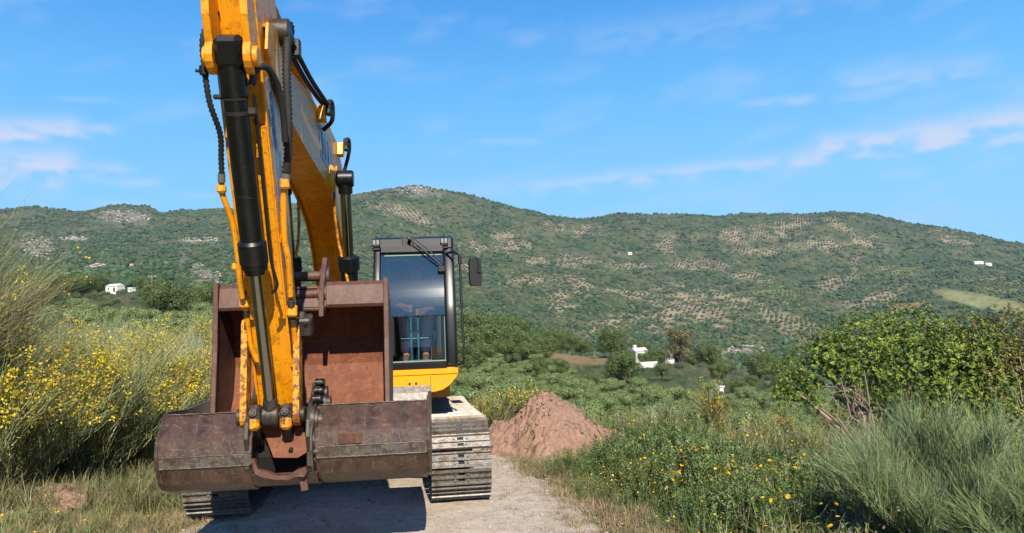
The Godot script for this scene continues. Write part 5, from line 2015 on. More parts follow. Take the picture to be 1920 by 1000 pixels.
func put_broom(meshes: Array, at: Vector3, size: float, turn: float, label: String, group := "") -> void:
	var o := base("broom_bush", at, turn)
	o.scale = Vector3.ONE * size
	piece("branches", meshes[0], o)
	piece("twigs", meshes[1], o)
	if meshes.size() > 2:
		piece("blossoms", meshes[2], o)
	tag(o, label, "bush", group)


func crown(b: Build, blobs: Array, count: int, size: float, base_tone: Color, spread: float, long := 1.5) -> void:
	var total := 0.0
	for q in blobs:
		total += q[1].x * q[1].y + q[1].x * q[1].z
	for q in blobs:
		var share := int(count * (q[1].x * q[1].y + q[1].x * q[1].z) / total)
		var clump := tone(base_tone, spread * 0.5)
		for k in share:
			if k % 12 == 0:
				clump = tone(base_tone, spread)
			var d := rand_dir()
			var r := 1.0 - 0.45 * rng.randf() * rng.randf() + rng.randfn() * 0.06
			var p: Vector3 = q[0] + d * q[1] * r
			b.tint = tone(clump, 0.15)
			dot_leaf(b, p, (d + rand_dir() * 0.42).normalized(), size * rng.randf_range(0.6, 1.3), long)


func tree_mesh(seed_: int, height: float, width: float, blob_count: int, leaves: int, size: float, c: Color, spread := 0.3, lift := 0.22) -> Array:
	rng.seed = seed_
	var wood := Build.new()
	var green := Build.new()
	var blobs := []
	for k in blob_count:
		var a := TAU * k / blob_count + rng.randf_range(-0.5, 0.5)
		var rr := width * 0.5 * rng.randf_range(0.25, 0.62)
		var y := height * rng.randf_range(lift + 0.16, 0.80)
		if k == 0:
			rr = 0.0
			y = height * 0.72
		var ctr := Vector3(cos(a) * rr, y, sin(a) * rr)
		var r := width * rng.randf_range(0.13, 0.23)
		blobs.append([ctr, Vector3(r, r * rng.randf_range(0.65, 0.95), r)])
		wood.taper([Vector3(0, height * lift * 0.8, 0), Vector3(ctr.x * 0.4, lerpf(height * lift, y, 0.5), ctr.z * 0.4), ctr], width * 0.022, width * 0.007, 5, 3)
	wood.taper([Vector3(0, -0.3, 0), Vector3(0.03 * width, height * lift * 0.5, 0), Vector3(0, height * lift, 0.02 * width)], width * 0.055, width * 0.035, 7, 3)
	crown(green, blobs, leaves, size, c, spread)
	return [wood.mesh(M.bark), green.mesh(M.leaf)]


func put_tree(called: String, meshes: Array, at: Vector3, size: Vector3, turn: float, label: String, category := "tree", group := "") -> void:
	var o := base(called, at, turn)
	o.scale = size
	piece("trunk", meshes[0], o)
	piece("crown", meshes[1], o)
	tag(o, label, category, group)


func on_land(px: float, depth: float) -> Vector3:
	var x := (px - 960.0) / FOCAL * depth
	return Vector3(x, ground(x, -depth), -depth)


func make_brooms() -> void:
	var gold := []
	for k in 4:
		gold.append(broom_meshes(100 + k, 2.2, 1.15, 6500, 0.0034, Color(0.255, 0.275, 0.125), 6000))
	var plain := []
	for k in 2:
		plain.append(broom_meshes(120 + k, 2.1, 1.05, 6500, 0.0034, Color(0.28, 0.31, 0.19), 0))
	# the bank beside the track: centre x in the picture, depth, size, kind
	var spots := [
		[25, 9.0, 0.86, 0], [150, 9.7, 0.88, 1], [250, 10.4, 0.85, 2], [340, 11.6, 0.80, 3], [-90, 8.6, 0.95, 2], [70, 11.6, 0.85, 10], [200, 12.8, 0.86, 0], [300, 13.6, 0.84, 11],
		[395, 13.4, 0.66, 1], [120, 14.5, 0.90, 11], [10, 14.0, 0.95, 3], [360, 16.2, 0.84, 10], [250, 16.5, 0.9, 10], [440, 14.8, 0.70, 10], [-60, 11.0, 1.0, 1], [180, 18.5, 1.0, 11], [330, 19.5, 0.95, 2], [420, 18.0, 0.88, 11]]
	var k := 0
	for s in spots:
		var p := on_land(s[0], s[1])
		var flowering: bool = s[3] < 10
		put_broom(gold[s[3]] if flowering else plain[s[3] - 10], p - Vector3(0, 0.05, 0), s[2] * 1.2, k * 1.7,
			"tall broom bush in yellow flower on the bank beside the excavator" if flowering else "tall grey-green broom bush without flowers on the bank of flowering broom",
			"flowering broom bushes on the bank" if flowering else "green broom bushes on the bank")
		k += 1
	# taller sprig reaching into the sky at the edge of the view
	put_broom(broom_meshes(131, 3.6, 0.85, 9000, 0.0030, Color(0.25, 0.24, 0.12), 8000), on_land(-120, 8.4), 1.0, 0.6, "tallest flowering broom, its top standing out against the sky")
	# rush-like bush in front of the evergreen
	put_broom(broom_meshes(140, 1.36, 0.86, 22000, 0.0024, Color(0.21, 0.272, 0.13), 0, 0.55), on_land(1712, 6.2) - Vector3(0, 0.03, 0), 1.0, 0.4, "rounded rush-like green broom bush in front of the leafy evergreens")
	put_broom(broom_meshes(141, 1.2, 0.8, 9000, 0.0025, Color(0.215, 0.285, 0.125), 0, 1.1), on_land(1945, 5.6) - Vector3(0, 0.03, 0), 0.95, 2.4, "smaller rush-like broom bush pressed against the rounded one")
	# small ones beyond the soil heap and along the drop
	var small := broom_meshes(150, 0.9, 0.55, 1500, 0.0045, Color(0.17, 0.19, 0.08), 420)
	var yellow := broom_meshes(151, 1.5, 0.20, 800, 0.0045, Color(0.20, 0.20, 0.075), 1500)
	var pale := broom_meshes(152, 1.0, 0.5, 1700, 0.0045, Color(0.21, 0.24, 0.13), 0)
	put_broom(yellow, on_land(1320, 14.6), 1.0, 0.0, "slender broom in full yellow flower above the olive grove")
	put_broom(small, on_land(960, 14.0), 1.25, 0.3, "low broom with scattered yellow flowers behind the soil heap")
	put_broom(small, on_land(905, 13.4), 1.0, 2.3, "low broom with scattered yellow flowers beside the crawler track")
	put_broom(pale, on_land(1235, 15.0), 1.0, 1.0, "pale green broom tuft behind the thistles")
	put_broom(pale, on_land(1190, 16.0), 0.9, 2.0, "smaller pale green broom tuft behind the soil heap")
	for q in [[1400, 17.0], [1450, 16.0], [1500, 16.8], [1535, 15.6], [1365, 18.0], [1475, 18.5]]:
		put_broom(yellow if int(q[0]) % 3 else small, on_land(q[0], q[1]), 0.85, q[0] * 0.1, "low flowering broom on the edge of the drop before the olive grove", "low flowering brooms along the drop")


func evergreen(seed_: int, blobs: Array, count: int, tones: Array) -> Array:
	rng.seed = seed_
	var wood := Build.new()
	var green := Build.new()
	for q in blobs:
		var c: Vector3 = q[0]
		wood.taper([Vector3(c.x * 0.1, -0.1, c.z * 0.1), Vector3(c.x * 0.45, c.y * 0.5, c.z * 0.5), c], 0.045, 0.012, 6, 4)
	var total := 0.0
	for q in blobs:
		total += q[1].x * q[1].x
	for q in blobs:
		for k in int(count * q[1].x * q[1].x / total):
			var d := rand_dir()
			if d.y < -0.75:
				continue
			var r := 1.0 - 0.42 * rng.randf() ** 2 + rng.randfn() * 0.085
			var p: Vector3 = q[0] + d * q[1] * r
			var axis := (d + Vector3(0, 0.45, 0) + rand_dir() * 0.45).normalized()
			var c: Color = tone(tones[rng.randi() % tones.size()], 0.25)
			var s := axis.cross(rand_dir()).normalized()
			var t := axis.cross(s)
			for j in 7:
				var a := TAU * j / 7.0 + rng.randf_range(-0.3, 0.3)
				var dir := ((s * cos(a) + t * sin(a)) * rng.randf_range(0.7, 1.0) + axis * rng.randf_range(0.25, 0.8)).normalized()
				green.tint = tone(c, 0.18)
				leaf(green, p + axis * rng.randf_range(-0.02, 0.02), dir, axis, rng.randf_range(0.025, 0.042), rng.randf_range(0.0068, 0.0108))
	# shoots that stand out beyond the crown
	for k in 55:
		var q: Array = blobs[rng.randi() % blobs.size()]
		var d := (rand_dir() + Vector3(0, 0.8, 0.3)).normalized()
		var p: Vector3 = q[0] + d * q[1] * 0.85
		var l := rng.randf_range(0.14, 0.34)
		var dir := (d + rand_dir() * 0.35 + Vector3(0, 0.4, 0)).normalized()
		wood.taper([p, p + dir * l * 0.5 + rand_dir() * 0.015, p + dir * l], 0.006, 0.002, 4, 2)
		var c: Color = tone(tones[rng.randi() % tones.size()], 0.25)
		for j in 13:
			green.tint = tone(c, 0.18)
			leaf(green, p + dir * l * (0.35 + 0.05 * j), (dir * 0.7 + rand_dir()).normalized(), dir, rng.randf_range(0.026, 0.046), rng.randf_range(0.008, 0.012))
	return [wood.mesh(M.pale_bark), green.mesh(M.leaf)]


func make_evergreens() -> void:
	var bright := [Color(0.165, 0.23, 0.036), Color(0.225, 0.28, 0.043), Color(0.12, 0.18, 0.03), Color(0.09, 0.145, 0.027)]
	var olive := [Color(0.17, 0.175, 0.036), Color(0.205, 0.20, 0.045), Color(0.13, 0.115, 0.03), Color(0.165, 0.125, 0.04), Color(0.11, 0.135, 0.027)]
	var a := evergreen(201, [
		[Vector3(-0.78, 1.52, 0.0), Vector3(0.42, 0.34, 0.45)], [Vector3(-0.30, 1.70, 0.0), Vector3(0.50, 0.42, 0.5)], [Vector3(0.22, 1.80, -0.1), Vector3(0.42, 0.38, 0.5)], [Vector3(0.68, 1.58, 0.1), Vector3(0.45, 0.42, 0.5)],
		[Vector3(0.10, 1.45, 0.35), Vector3(0.65, 0.50, 0.45)], [Vector3(0.55, 1.15, 0.35), Vector3(0.6, 0.5, 0.45)], [Vector3(-0.20, 1.10, -0.1), Vector3(0.42, 0.40, 0.35)], [Vector3(-1.08, 1.26, 0.0), Vector3(0.24, 0.20, 0.24)], [Vector3(-0.70, 1.66, 0.1), Vector3(0.24, 0.22, 0.25)], [Vector3(0.3, 0.7, 0.2), Vector3(0.6, 0.45, 0.5)]], 7200, bright)
	var o := base("evergreen_bush", on_land(1668, 9.4) - Vector3(0, 0.05, 0))
	o.scale = Vector3(1.12, 1.06, 1.1)
	piece("trunk", a[0], o)
	piece("crown", a[1], o)
	# dead twisted branches at its edge
	rng.seed = 205
	var dead := Build.new()
	for k in 9:
		var p := Vector3(-0.62, 0.62, 0.5) + rand_dir() * 0.05
		var d := Vector3(rng.randf_range(-0.7, 0.15), rng.randf_range(0.6, 1.0), rng.randf_range(-0.1, 0.3))
		var l := rng.randf_range(0.5, 0.95)
		var q := p + d * l * 0.5 + rand_dir() * 0.09
		dead.taper([p, q, p + d * l + rand_dir() * 0.12], 0.021, 0.006, 5, 4)
		for j in 3:
			dead.taper([q, q + d * l * 0.25 + rand_dir() * 0.12, q + d * l * 0.4 + rand_dir() * 0.22], 0.007, 0.002, 4, 3)
	part("dead_branches", dead, M.pale_bark, o)
	tag(o, "bright green broad-leaved evergreen bush with bare pale branches at one side", "bush")
	var b := evergreen(202, [
		[Vector3(-0.35, 1.58, 0.0), Vector3(0.45, 0.42, 0.5)], [Vector3(0.25, 1.70, 0.0), Vector3(0.5, 0.44, 0.55)], [Vector3(0.95, 1.65, 0.0), Vector3(0.60, 0.5, 0.5)], [Vector3(-0.30, 1.25, 0.30), Vector3(0.60, 0.50, 0.45)],
		[Vector3(0.40, 1.35, 0.35), Vector3(0.65, 0.55, 0.45)], [Vector3(1.0, 1.2, 0.2), Vector3(0.6, 0.6, 0.5)], [Vector3(0.0, 0.75, 0.3), Vector3(0.65, 0.45, 0.45)], [Vector3(0.7, 0.7, 0.3), Vector3(0.6, 0.45, 0.45)]], 6600, olive)
	put_tree("evergreen_bush", b, on_land(1880, 9.2) - Vector3(0, 0.05, 0), Vector3(1.05, 1.14, 1.05), 0.0, "olive brown broad-leaved evergreen bush beside the bright green one", "bush")
	var low := evergreen(203, [[Vector3(0, 0.55, 0), Vector3(0.45, 0.40, 0.4)], [Vector3(0.35, 0.45, 0.1), Vector3(0.35, 0.3, 0.3)], [Vector3(-0.3, 0.4, 0.1), Vector3(0.3, 0.3, 0.3)]], 900, bright)
	put_tree("evergreen_bush", low, on_land(1945, 7.6), Vector3.ONE * 1.5, 0.0, "low bright green evergreen bush beside the rush-like broom", "bush")


# ---- weeds: small plants scattered by the thousand
func grass_tuft(seed_: int, blades: int, height: float, spread: float, w: float) -> Mesh:
	rng.seed = seed_
	var b := Build.new()
	for k in blades:
		var a := rng.randf() * TAU
		var out := Vector3(cos(a), 0, sin(a))
		var h := height * rng.randf_range(0.5, 1.0)
		var p := out * rng.randf() * spread * 0.4
		var lean := rng.randf_range(0.1, 0.6) * spread
		b.tint = Color.WHITE * rng.randf_range(0.7, 1.2)
		ribbon(b, [p, p + out * lean * 0.3 + Vector3(0, h * 0.5, 0), p + out * lean * 0.8 + Vector3(0, h * 0.85, 0), p + out * lean * 1.3 + Vector3(0, h, 0)], w, Vector3(-out.z, 0, out.x).rotated(Vector3.UP, rng.randf_range(-0.8, 0.8)))
	return b.mesh(M.leaf)


func weed_plant(seed_: int, height: float, leaves: int) -> Mesh:
	rng.seed = seed_
	var b := Build.new()
	for s in 3:
		var tip := Vector3(rng.randf_range(-0.1, 0.1), height * rng.randf_range(0.75, 1.0), rng.randf_range(-0.1, 0.1))
		b.tint = Color(0.9, 0.9, 0.8)
		ribbon(b, [Vector3.ZERO, tip * 0.5 + rand_dir() * 0.02, tip], 0.006, Vector3(1, 0, rng.randf_range(-1, 1)).normalized())
		for k in leaves:
			var t := rng.randf()
			var a := rng.randf() * TAU
			var dir := Vector3(cos(a), rng.randf_range(0.1, 1.0), sin(a)).normalized()
			b.tint = Color.WHITE * rng.randf_range(0.65, 1.25)
			leaf(b, tip * t, dir, Vector3.UP, rng.randf_range(0.04, 0.10) * (1.15 - 0.6 * t), rng.randf_range(0.004, 0.010))
	return b.mesh(M.leaf)


func daisy() -> Mesh:
	var b := Build.new()
	for k in 9:
		var a := TAU * k / 9.0
		leaf(b, Vector3.ZERO, Vector3(cos(a), 0.25, sin(a)).normalized(), Vector3.UP, 1.0, 0.27)
	b.tint = Color(0.9, 0.62, 0.25)
	b.lathe(Vector3(0, 0.02, 0), Vector3.UP, [[0.0, 0.38], [0.16, 0.30], [0.22, 0.05]], 7)
	return b.mesh(M.petal)


func thistle() -> Mesh:
	rng.seed = 61
	var b := Build.new()
	b.tint = Color(0.5, 0.75, 0.35)
	b.lathe(Vector3(0, -0.8, 0), Vector3.UP, [[0.0, 0.15], [0.25, 0.5], [0.55, 0.5], [0.8, 0.3]], 7)
	b.tint = Color(1, 1, 1)
	for k in 22:
		var a := rng.randf() * TAU
		var d := Vector3(cos(a) * rng.randf(), 0.9, sin(a) * rng.randf()).normalized()
		ribbon(b, [Vector3(0, -0.1, 0), d * 0.6, d], 0.10, d.cross(rand_dir()).normalized())
	return b.mesh(M.petal)


func weeds(called: String, label: String, mesh: Mesh, count: int, seed_: int, where: Callable, tones: Array, size: Vector2, lift := 0.0, tilt := 0.15) -> void:
	rng.seed = seed_
	var places := []
	var colors := []
	var tries := 0
	while places.size() < count and tries < count * 40:
		tries += 1
		var q: Vector3 = where.call()            # x, z and a size factor; 0 leaves the spot out
		if q.y <= 0.0:
			continue
		var s := rng.randf_range(size.x, size.y) * q.y
		var t := Basis.from_euler(Vector3(rng.randfn() * tilt, rng.randf() * TAU, rng.randfn() * tilt)).scaled(Vector3(s, s, s))
		var up := lift * rng.randf_range(0.55, 1.1) * q.y
		places.append(Transform3D(t, Vector3(q.x, ground(q.x, q.z) - 0.01 + up, q.z)))
		colors.append(tone(tones[rng.randi() % tones.size()], 0.25))
	tag(scatter(called, mesh, places, colors), label, called.replace("_", " "), "", "stuff")


func right_verge() -> Vector3:
	var depth := 5.2 + 11.5 * rng.randf() ** 0.85
	var x := road_right(depth) + 0.05 + (5.5 + depth * 0.15) * rng.randf()
	var d := x - road_right(depth)
	var n := n_b.get_noise_2d(x * 0.7, depth * 0.7)
	if n < -0.42 + 0.2 * (1.0 - smoothstep(0.2, 1.1, d)):
		return Vector3.ZERO
	if Vector2(x - 0.45, depth - 12.0).length() < 1.15:
		return Vector3.ZERO
	return Vector3(x, lerpf(0.35, 1.0, smoothstep(0.1, 1.3, d)) * (0.85 + 0.5 * n), -depth)


func right_clump() -> Vector3:                                   # the tall leafy thicket of thistles
	var q := right_verge()
	var e := Vector2((q.x - 1.75) / 1.4, (-q.z - 9.6) / 2.6).length()
	return q if e < 1.0 + rng.randf() * 0.3 else Vector3.ZERO


func road_fringe() -> Vector3:
	var depth := rng.randf_range(5.5, 15.0)
	var right := rng.randf() < 0.6
	var d := rng.randfn() * 0.26 + 0.2
	var x := road_right(depth) + d if right else road_left(depth) - d
	return Vector3(x, 0.75, -depth)


func left_verge() -> Vector3:
	var depth := rng.randf_range(5.8, 12.5)
	var x := road_left(depth) - 0.02 - 5.5 * rng.randf()
	var d := road_left(depth) - x
	var n := n_b.get_noise_2d(x * 0.8 + 9.0, depth * 0.8)
	if n < -0.25:
		return Vector3.ZERO
	var e := Vector2(x - on_land(120, 8.6).x, depth - 8.6).length()
	return Vector3(x, lerpf(0.4, 1.0, smoothstep(0.0, 1.0, d)) * (0.8 + 0.5 * n), -depth) if e > 0.75 else Vector3.ZERO


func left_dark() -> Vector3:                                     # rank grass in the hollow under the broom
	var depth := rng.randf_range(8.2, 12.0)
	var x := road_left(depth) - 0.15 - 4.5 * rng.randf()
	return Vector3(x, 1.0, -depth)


func slope_cover() -> Vector3:
	var depth := rng.randf_range(13.0, 34.0)
	var x := (rng.randf_range(860.0, 1720.0) - 960.0) / FOCAL * depth
	return Vector3(x, 1.0, -depth) if n_b.get_noise_2d(x * 0.3, depth * 0.3) > -0.3 else Vector3.ZERO


func make_weeds() -> void:
	var green := [Color(0.205, 0.25, 0.085), Color(0.16, 0.215, 0.07), Color(0.26, 0.28, 0.115), Color(0.34, 0.30, 0.15)]
	var lush := [Color(0.13, 0.195, 0.062), Color(0.105, 0.165, 0.052), Color(0.17, 0.225, 0.085)]
	var dry := [Color(0.36, 0.29, 0.15), Color(0.30, 0.225, 0.125), Color(0.27, 0.18, 0.12), Color(0.25, 0.23, 0.10)]
	var t0 := grass_tuft(300, 16, 0.34, 0.30, 0.0045)
	var t1 := grass_tuft(301, 22, 0.22, 0.28, 0.0045)
	var w0 := weed_plant(302, 0.50, 18)
	var w1 := weed_plant(303, 0.36, 14)
	var dz := daisy()
	var th := thistle()
	weeds("grass", "green grass on the verge between the track and the evergreens", t0, 3200, 401, right_verge, green, Vector2(0.7, 1.25))
	weeds("weeds", "leafy green weeds on the verge between the track and the evergreens", w1, 2600, 402, right_verge, green, Vector2(0.6, 1.1))
	weeds("weeds", "tall leafy thistle thicket beyond the soil heap", w0, 2100, 403, right_clump, lush, Vector2(0.8, 1.35))
	weeds("dry_grass", "dry straw-coloured grass along the edges of the gravel track", t1, 2800, 404, road_fringe, dry, Vector2(0.25, 0.8))
	weeds("dry_grass", "dry grass stalks among the verge weeds below the evergreens", t1, 1300, 405, right_verge, dry, Vector2(0.6, 1.1))
	weeds("wildflowers", "yellow daisies among the weeds on the verge below the evergreens", dz, 1900, 406, right_verge, [Color(0.80, 0.50, 0.01), Color(0.82, 0.58, 0.03)], Vector2(0.012, 0.022), 0.42, 0.5)
	weeds("wildflowers", "yellow daisies in the thistle thicket beside the gravel track", dz, 480, 407, func():
		var q := right_verge()
		return q if Vector2((q.x - 1.5) / 1.5, (-q.z - 8.3) / 0.9).length() < 1.0 else Vector3.ZERO, [Color(0.85, 0.50, 0.01)], Vector2(0.015, 0.024), 0.46, 0.5)
	weeds("wildflowers", "mauve thistle heads among the weeds on the verge", th, 900, 408, right_verge, [Color(0.42, 0.22, 0.42), Color(0.52, 0.36, 0.50), Color(0.45, 0.36, 0.38)], Vector2(0.015, 0.028), 0.48, 0.3)
	weeds("grass", "green grass on the bank below the flowering broom", t0, 2000, 411, left_verge, green, Vector2(0.4, 0.85))
	weeds("dry_grass", "dry reddish grass on the bank below the flowering broom", t1, 2600, 412, left_verge, dry, Vector2(0.4, 0.95))
	weeds("weeds", "leafy weeds on the bank below the flowering broom", w1, 1000, 413, left_verge, green, Vector2(0.35, 0.75))
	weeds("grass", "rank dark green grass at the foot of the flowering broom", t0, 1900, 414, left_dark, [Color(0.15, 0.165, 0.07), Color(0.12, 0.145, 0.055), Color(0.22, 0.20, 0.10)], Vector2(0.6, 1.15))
	weeds("wildflowers", "yellow daisies in the grass below the flowering broom", dz, 220, 415, left_verge, [Color(0.80, 0.50, 0.01)], Vector2(0.014, 0.026), 0.20, 0.4)
	weeds("grass", "long grass on the slope falling towards the olive grove", t0, 3600, 416, slope_cover, [Color(0.12, 0.15, 0.05), Color(0.16, 0.18, 0.07), Color(0.23, 0.21, 0.10)], Vector2(1.0, 1.9))
	weeds("weeds", "leafy scrub on the slope falling towards the olive grove", w0, 1700, 417, slope_cover, green, Vector2(0.9, 1.6))


func make_groves() -> void:
	var sorts := []
	for k in 4:
		sorts.append(tree_mesh(500 + k, 2.6, 3.1, 15, 8000, 0.034, Color(0.165, 0.220, 0.078), 0.35, 0.14))
	# the near grove below the road: rows of olives
	rng.seed = 51
	var n := 0
	var row := 0
	var depth := 36.0
	while depth < 122.0:
		var step := 2.7 + depth * 0.012
		var x := (800.0 - 960.0) / FOCAL * depth + (step * 0.5 if row % 2 else 0.0)
		while x < (1560.0 - 960.0) / FOCAL * depth:
			var px := 960.0 + FOCAL * x / depth + rng.randf_range(-4.0, 4.0)
			var d := depth + rng.randfn() * 0.6
			x += step * rng.randf_range(0.8, 1.15)
			if depth > 88.0 and px > 1090.0 and px < 1420.0 and rng.randf() < smoothstep(88.0, 105.0, depth):
				continue
			if px > 1250.0 and depth > 80.0 and rng.randf() < 0.5 or n >= 300:
				continue
			var s := rng.randf_range(0.75, 1.1)
			put_tree("olive_tree", sorts[n % 4], on_land(px, d), Vector3(s, s * rng.randf_range(0.8, 1.0), s), rng.randf() * TAU, "small grey-green olive tree in the grove below the gravel track", "tree", "olive trees in the grove below the track")
			n += 1
		depth += 3.4 + depth * 0.016
		row += 1
	# oaks and other dark trees of the middle distance
	var oaks := []
	for k in 4:
		oaks.append(tree_mesh(520 + k, 6.6, 7.6, 24, 9000, 0.078, Color(0.095, 0.135, 0.040), 0.3, 0.12))
	var g := "oaks on the rise beside the open field"
	for q in [[870, 118, 1.1], [905, 128, 1.15], [935, 132, 1.05], [965, 140, 1.0], [990, 150, 1.05], [1010, 144, 0.9], [880, 150, 1.4], [920, 160, 1.4], [955, 172, 1.3], [845, 135, 1.1], [815, 128, 1.1], [1000, 175, 1.1], [895, 108, 0.75], [940, 116, 0.7], [985, 126, 0.7], [860, 100, 0.8], [830, 112, 0.9], [1020, 165, 1.0]]:
		put_tree("oak_tree", oaks[int(q[0]) % 4], on_land(q[0], q[1]), Vector3.ONE * q[2], q[0], "dense rounded green oak on the wooded rise beside the open field", "tree", g)
	for q in [[1035, 185, 0.85], [1060, 190, 0.85], [1085, 195, 0.8]]:
		put_tree("oak_tree", oaks[int(q[0]) % 4], on_land(q[0], q[1]), Vector3.ONE * q[2], q[0], "dull brownish green oak behind the open field", "tree", "oaks behind the open field")
	var solo := [
		[1162, 112, 0.84, "broad dark oak standing alone in front of the white wall"], [1231, 128, 0.42, "small round dark bush on the grass beyond the white wall"], [1140, 176, 1.15, "wide dark green tree behind the open field beside the white house"],
		[1195, 205, 0.9, "dark tree rising behind the white house"], [1222, 172, 0.8, "dark green tree in front of the white house"], [1200, 166, 0.42, "small dark tree against the wall of the white house"], [1322, 200, 1.15, "dark tree between the tall gum tree and the rocky bank"], [1345, 178, 0.75, "green tree below the rocky bank"],
		[1412, 176, 1.1, "large dark green tree on the rocky knoll"], [1440, 205, 0.9, "green tree behind the rocky knoll"], [1458, 104, 0.62, "low spreading green bush at the end of the olive grove"], [1335, 140, 0.6, "round dark bush on the dry slope under the gum tree"],
		[1372, 118, 0.5, "dark bush on the dry slope above the olive grove"], [1100, 98, 0.35, "small dark bush on the edge of the open field"], [1085, 92, 0.3, "tiny bush on the near edge of the open field"], [1290, 230, 0.9, "green tree behind the tall gum tree"], [1480, 150, 0.8, "dark tree beyond the end of the grove"], [1395, 150, 0.5, "bush at the foot of the rocky knoll"], [1040, 108, 0.5, "dark bush in the scrub below the oaks"], [1000, 100, 0.5, "olive green bush in the scrub below the oaks"]]
	for q in solo:
		put_tree("oak_tree", oaks[int(q[0]) % 4], on_land(q[0], q[1]), Vector3.ONE * q[2], q[0] * 0.7, q[3], "tree" if q[2] > 0.6 else "bush")
	rng.seed = 533
	var gum := tree_mesh(530, 11.5, 9.0, 22, 5200, 0.13, Color(0.145, 0.135, 0.060), 0.3, 0.10)
	put_tree("gum_tree", gum, on_land(1268, 212), Vector3.ONE, 1.0, "tall loose-crowned brownish gum tree beside the white house")
	# the opposite side: trees behind the broom bank
	put_tree("oak_tree", oaks[2], on_land(196, 246), Vector3.ONE * 0.34, 1.0, "small bush in front of the white cottage behind the broom", "bush")
	put_tree("oak_tree", oaks[3], on_land(228, 250), Vector3.ONE * 0.28, 2.0, "low bush between the white cottage and its shed", "bush")
	var l := "dark green tree behind the bank of broom"
	var lg := "trees behind the bank of broom"
	for q in [[40, 150, 1.0], [75, 165, 1.1], [110, 190, 1.2], [150, 200, 1.1], [180, 270, 1.2], [265, 270, 1.1], [20, 190, 1.3], [60, 120, 0.8], [375, 150, 0.9], [400, 130, 0.9], [430, 120, 0.8], [460, 140, 0.9], [500, 150, 1.0], [360, 190, 0.8], [20, 95, 0.7]]:
		put_tree("oak_tree", oaks[int(q[0]) % 4], on_land(q[0], q[1]), Vector3.ONE * q[2], q[0] * 0.7, l, "tree", lg)
	for q in [[300, 118, 0.95], [335, 122, 0.85]]:
		put_tree("oak_tree", oaks[1], on_land(q[0], q[1]), Vector3.ONE * q[2], q[0] * 0.7, "large rounded dark tree beside the telegraph pole", "tree", "pair of dark trees beside the pole")
	n = 0
	rng.seed = 57
	for k in 60:
		var px := rng.randf_range(-40.0, 470.0)
		var d := rng.randf_range(38.0, 92.0)
		put_tree("olive_tree", sorts[k % 4], on_land(px, d), Vector3.ONE * rng.randf_range(0.8, 1.15), rng.randf() * TAU, "olive tree on the rising ground behind the bank of broom", "tree", "olive trees behind the bank of broom")
	# scrub over the middle distance
	rng.seed = 59
	var shrub := Build.new()
	crown(shrub, [[Vector3(0, 0.3, 0), Vector3(0.8, 0.6, 0.8)], [Vector3(0.5, 0.2, 0.2), Vector3(0.5, 0.45, 0.5)], [Vector3(-0.45, 0.15, 0.3), Vector3(0.5, 0.4, 0.5)], [Vector3(0.0, 0.2, -0.5), Vector3(0.5, 0.4, 0.5)]], 900, 0.045, Color(1, 1, 1), 0.3)
	var places := []
	var tones := []
	rng.seed = 58
	for k in 3000:
		var d := 30.0 * 20.0 ** rng.randf()
		var px := rng.randf_range(-60.0, 1990.0)
		if d < 60.0 and px > 780.0 and px < 1600.0:
			continue
		var p := on_land(px, d)
		var e := to_pixel(p)
		if Vector2((e.x - 1080.0) / 100.0, (e.y - 668.0) / 20.0).length() < 1.0 or (px > 1000.0 and d < 250.0 and rng.randf() < 0.8):
			continue
		var s := rng.randf_range(0.3, 1.2) * (1.0 + d / 400.0)
		places.append(Transform3D(Basis(Vector3.UP, rng.randf() * TAU).scaled(Vector3(s, s * 0.8, s)), p + Vector3(0, s * 0.1, 0)))
		tones.append(tone(Color(0.085, 0.115, 0.045), 0.4))
	tag(scatter("scrub", shrub.mesh(M.leaf), places, tones), "low scrub scattered over the middle distance", "scrub", "", "stuff")


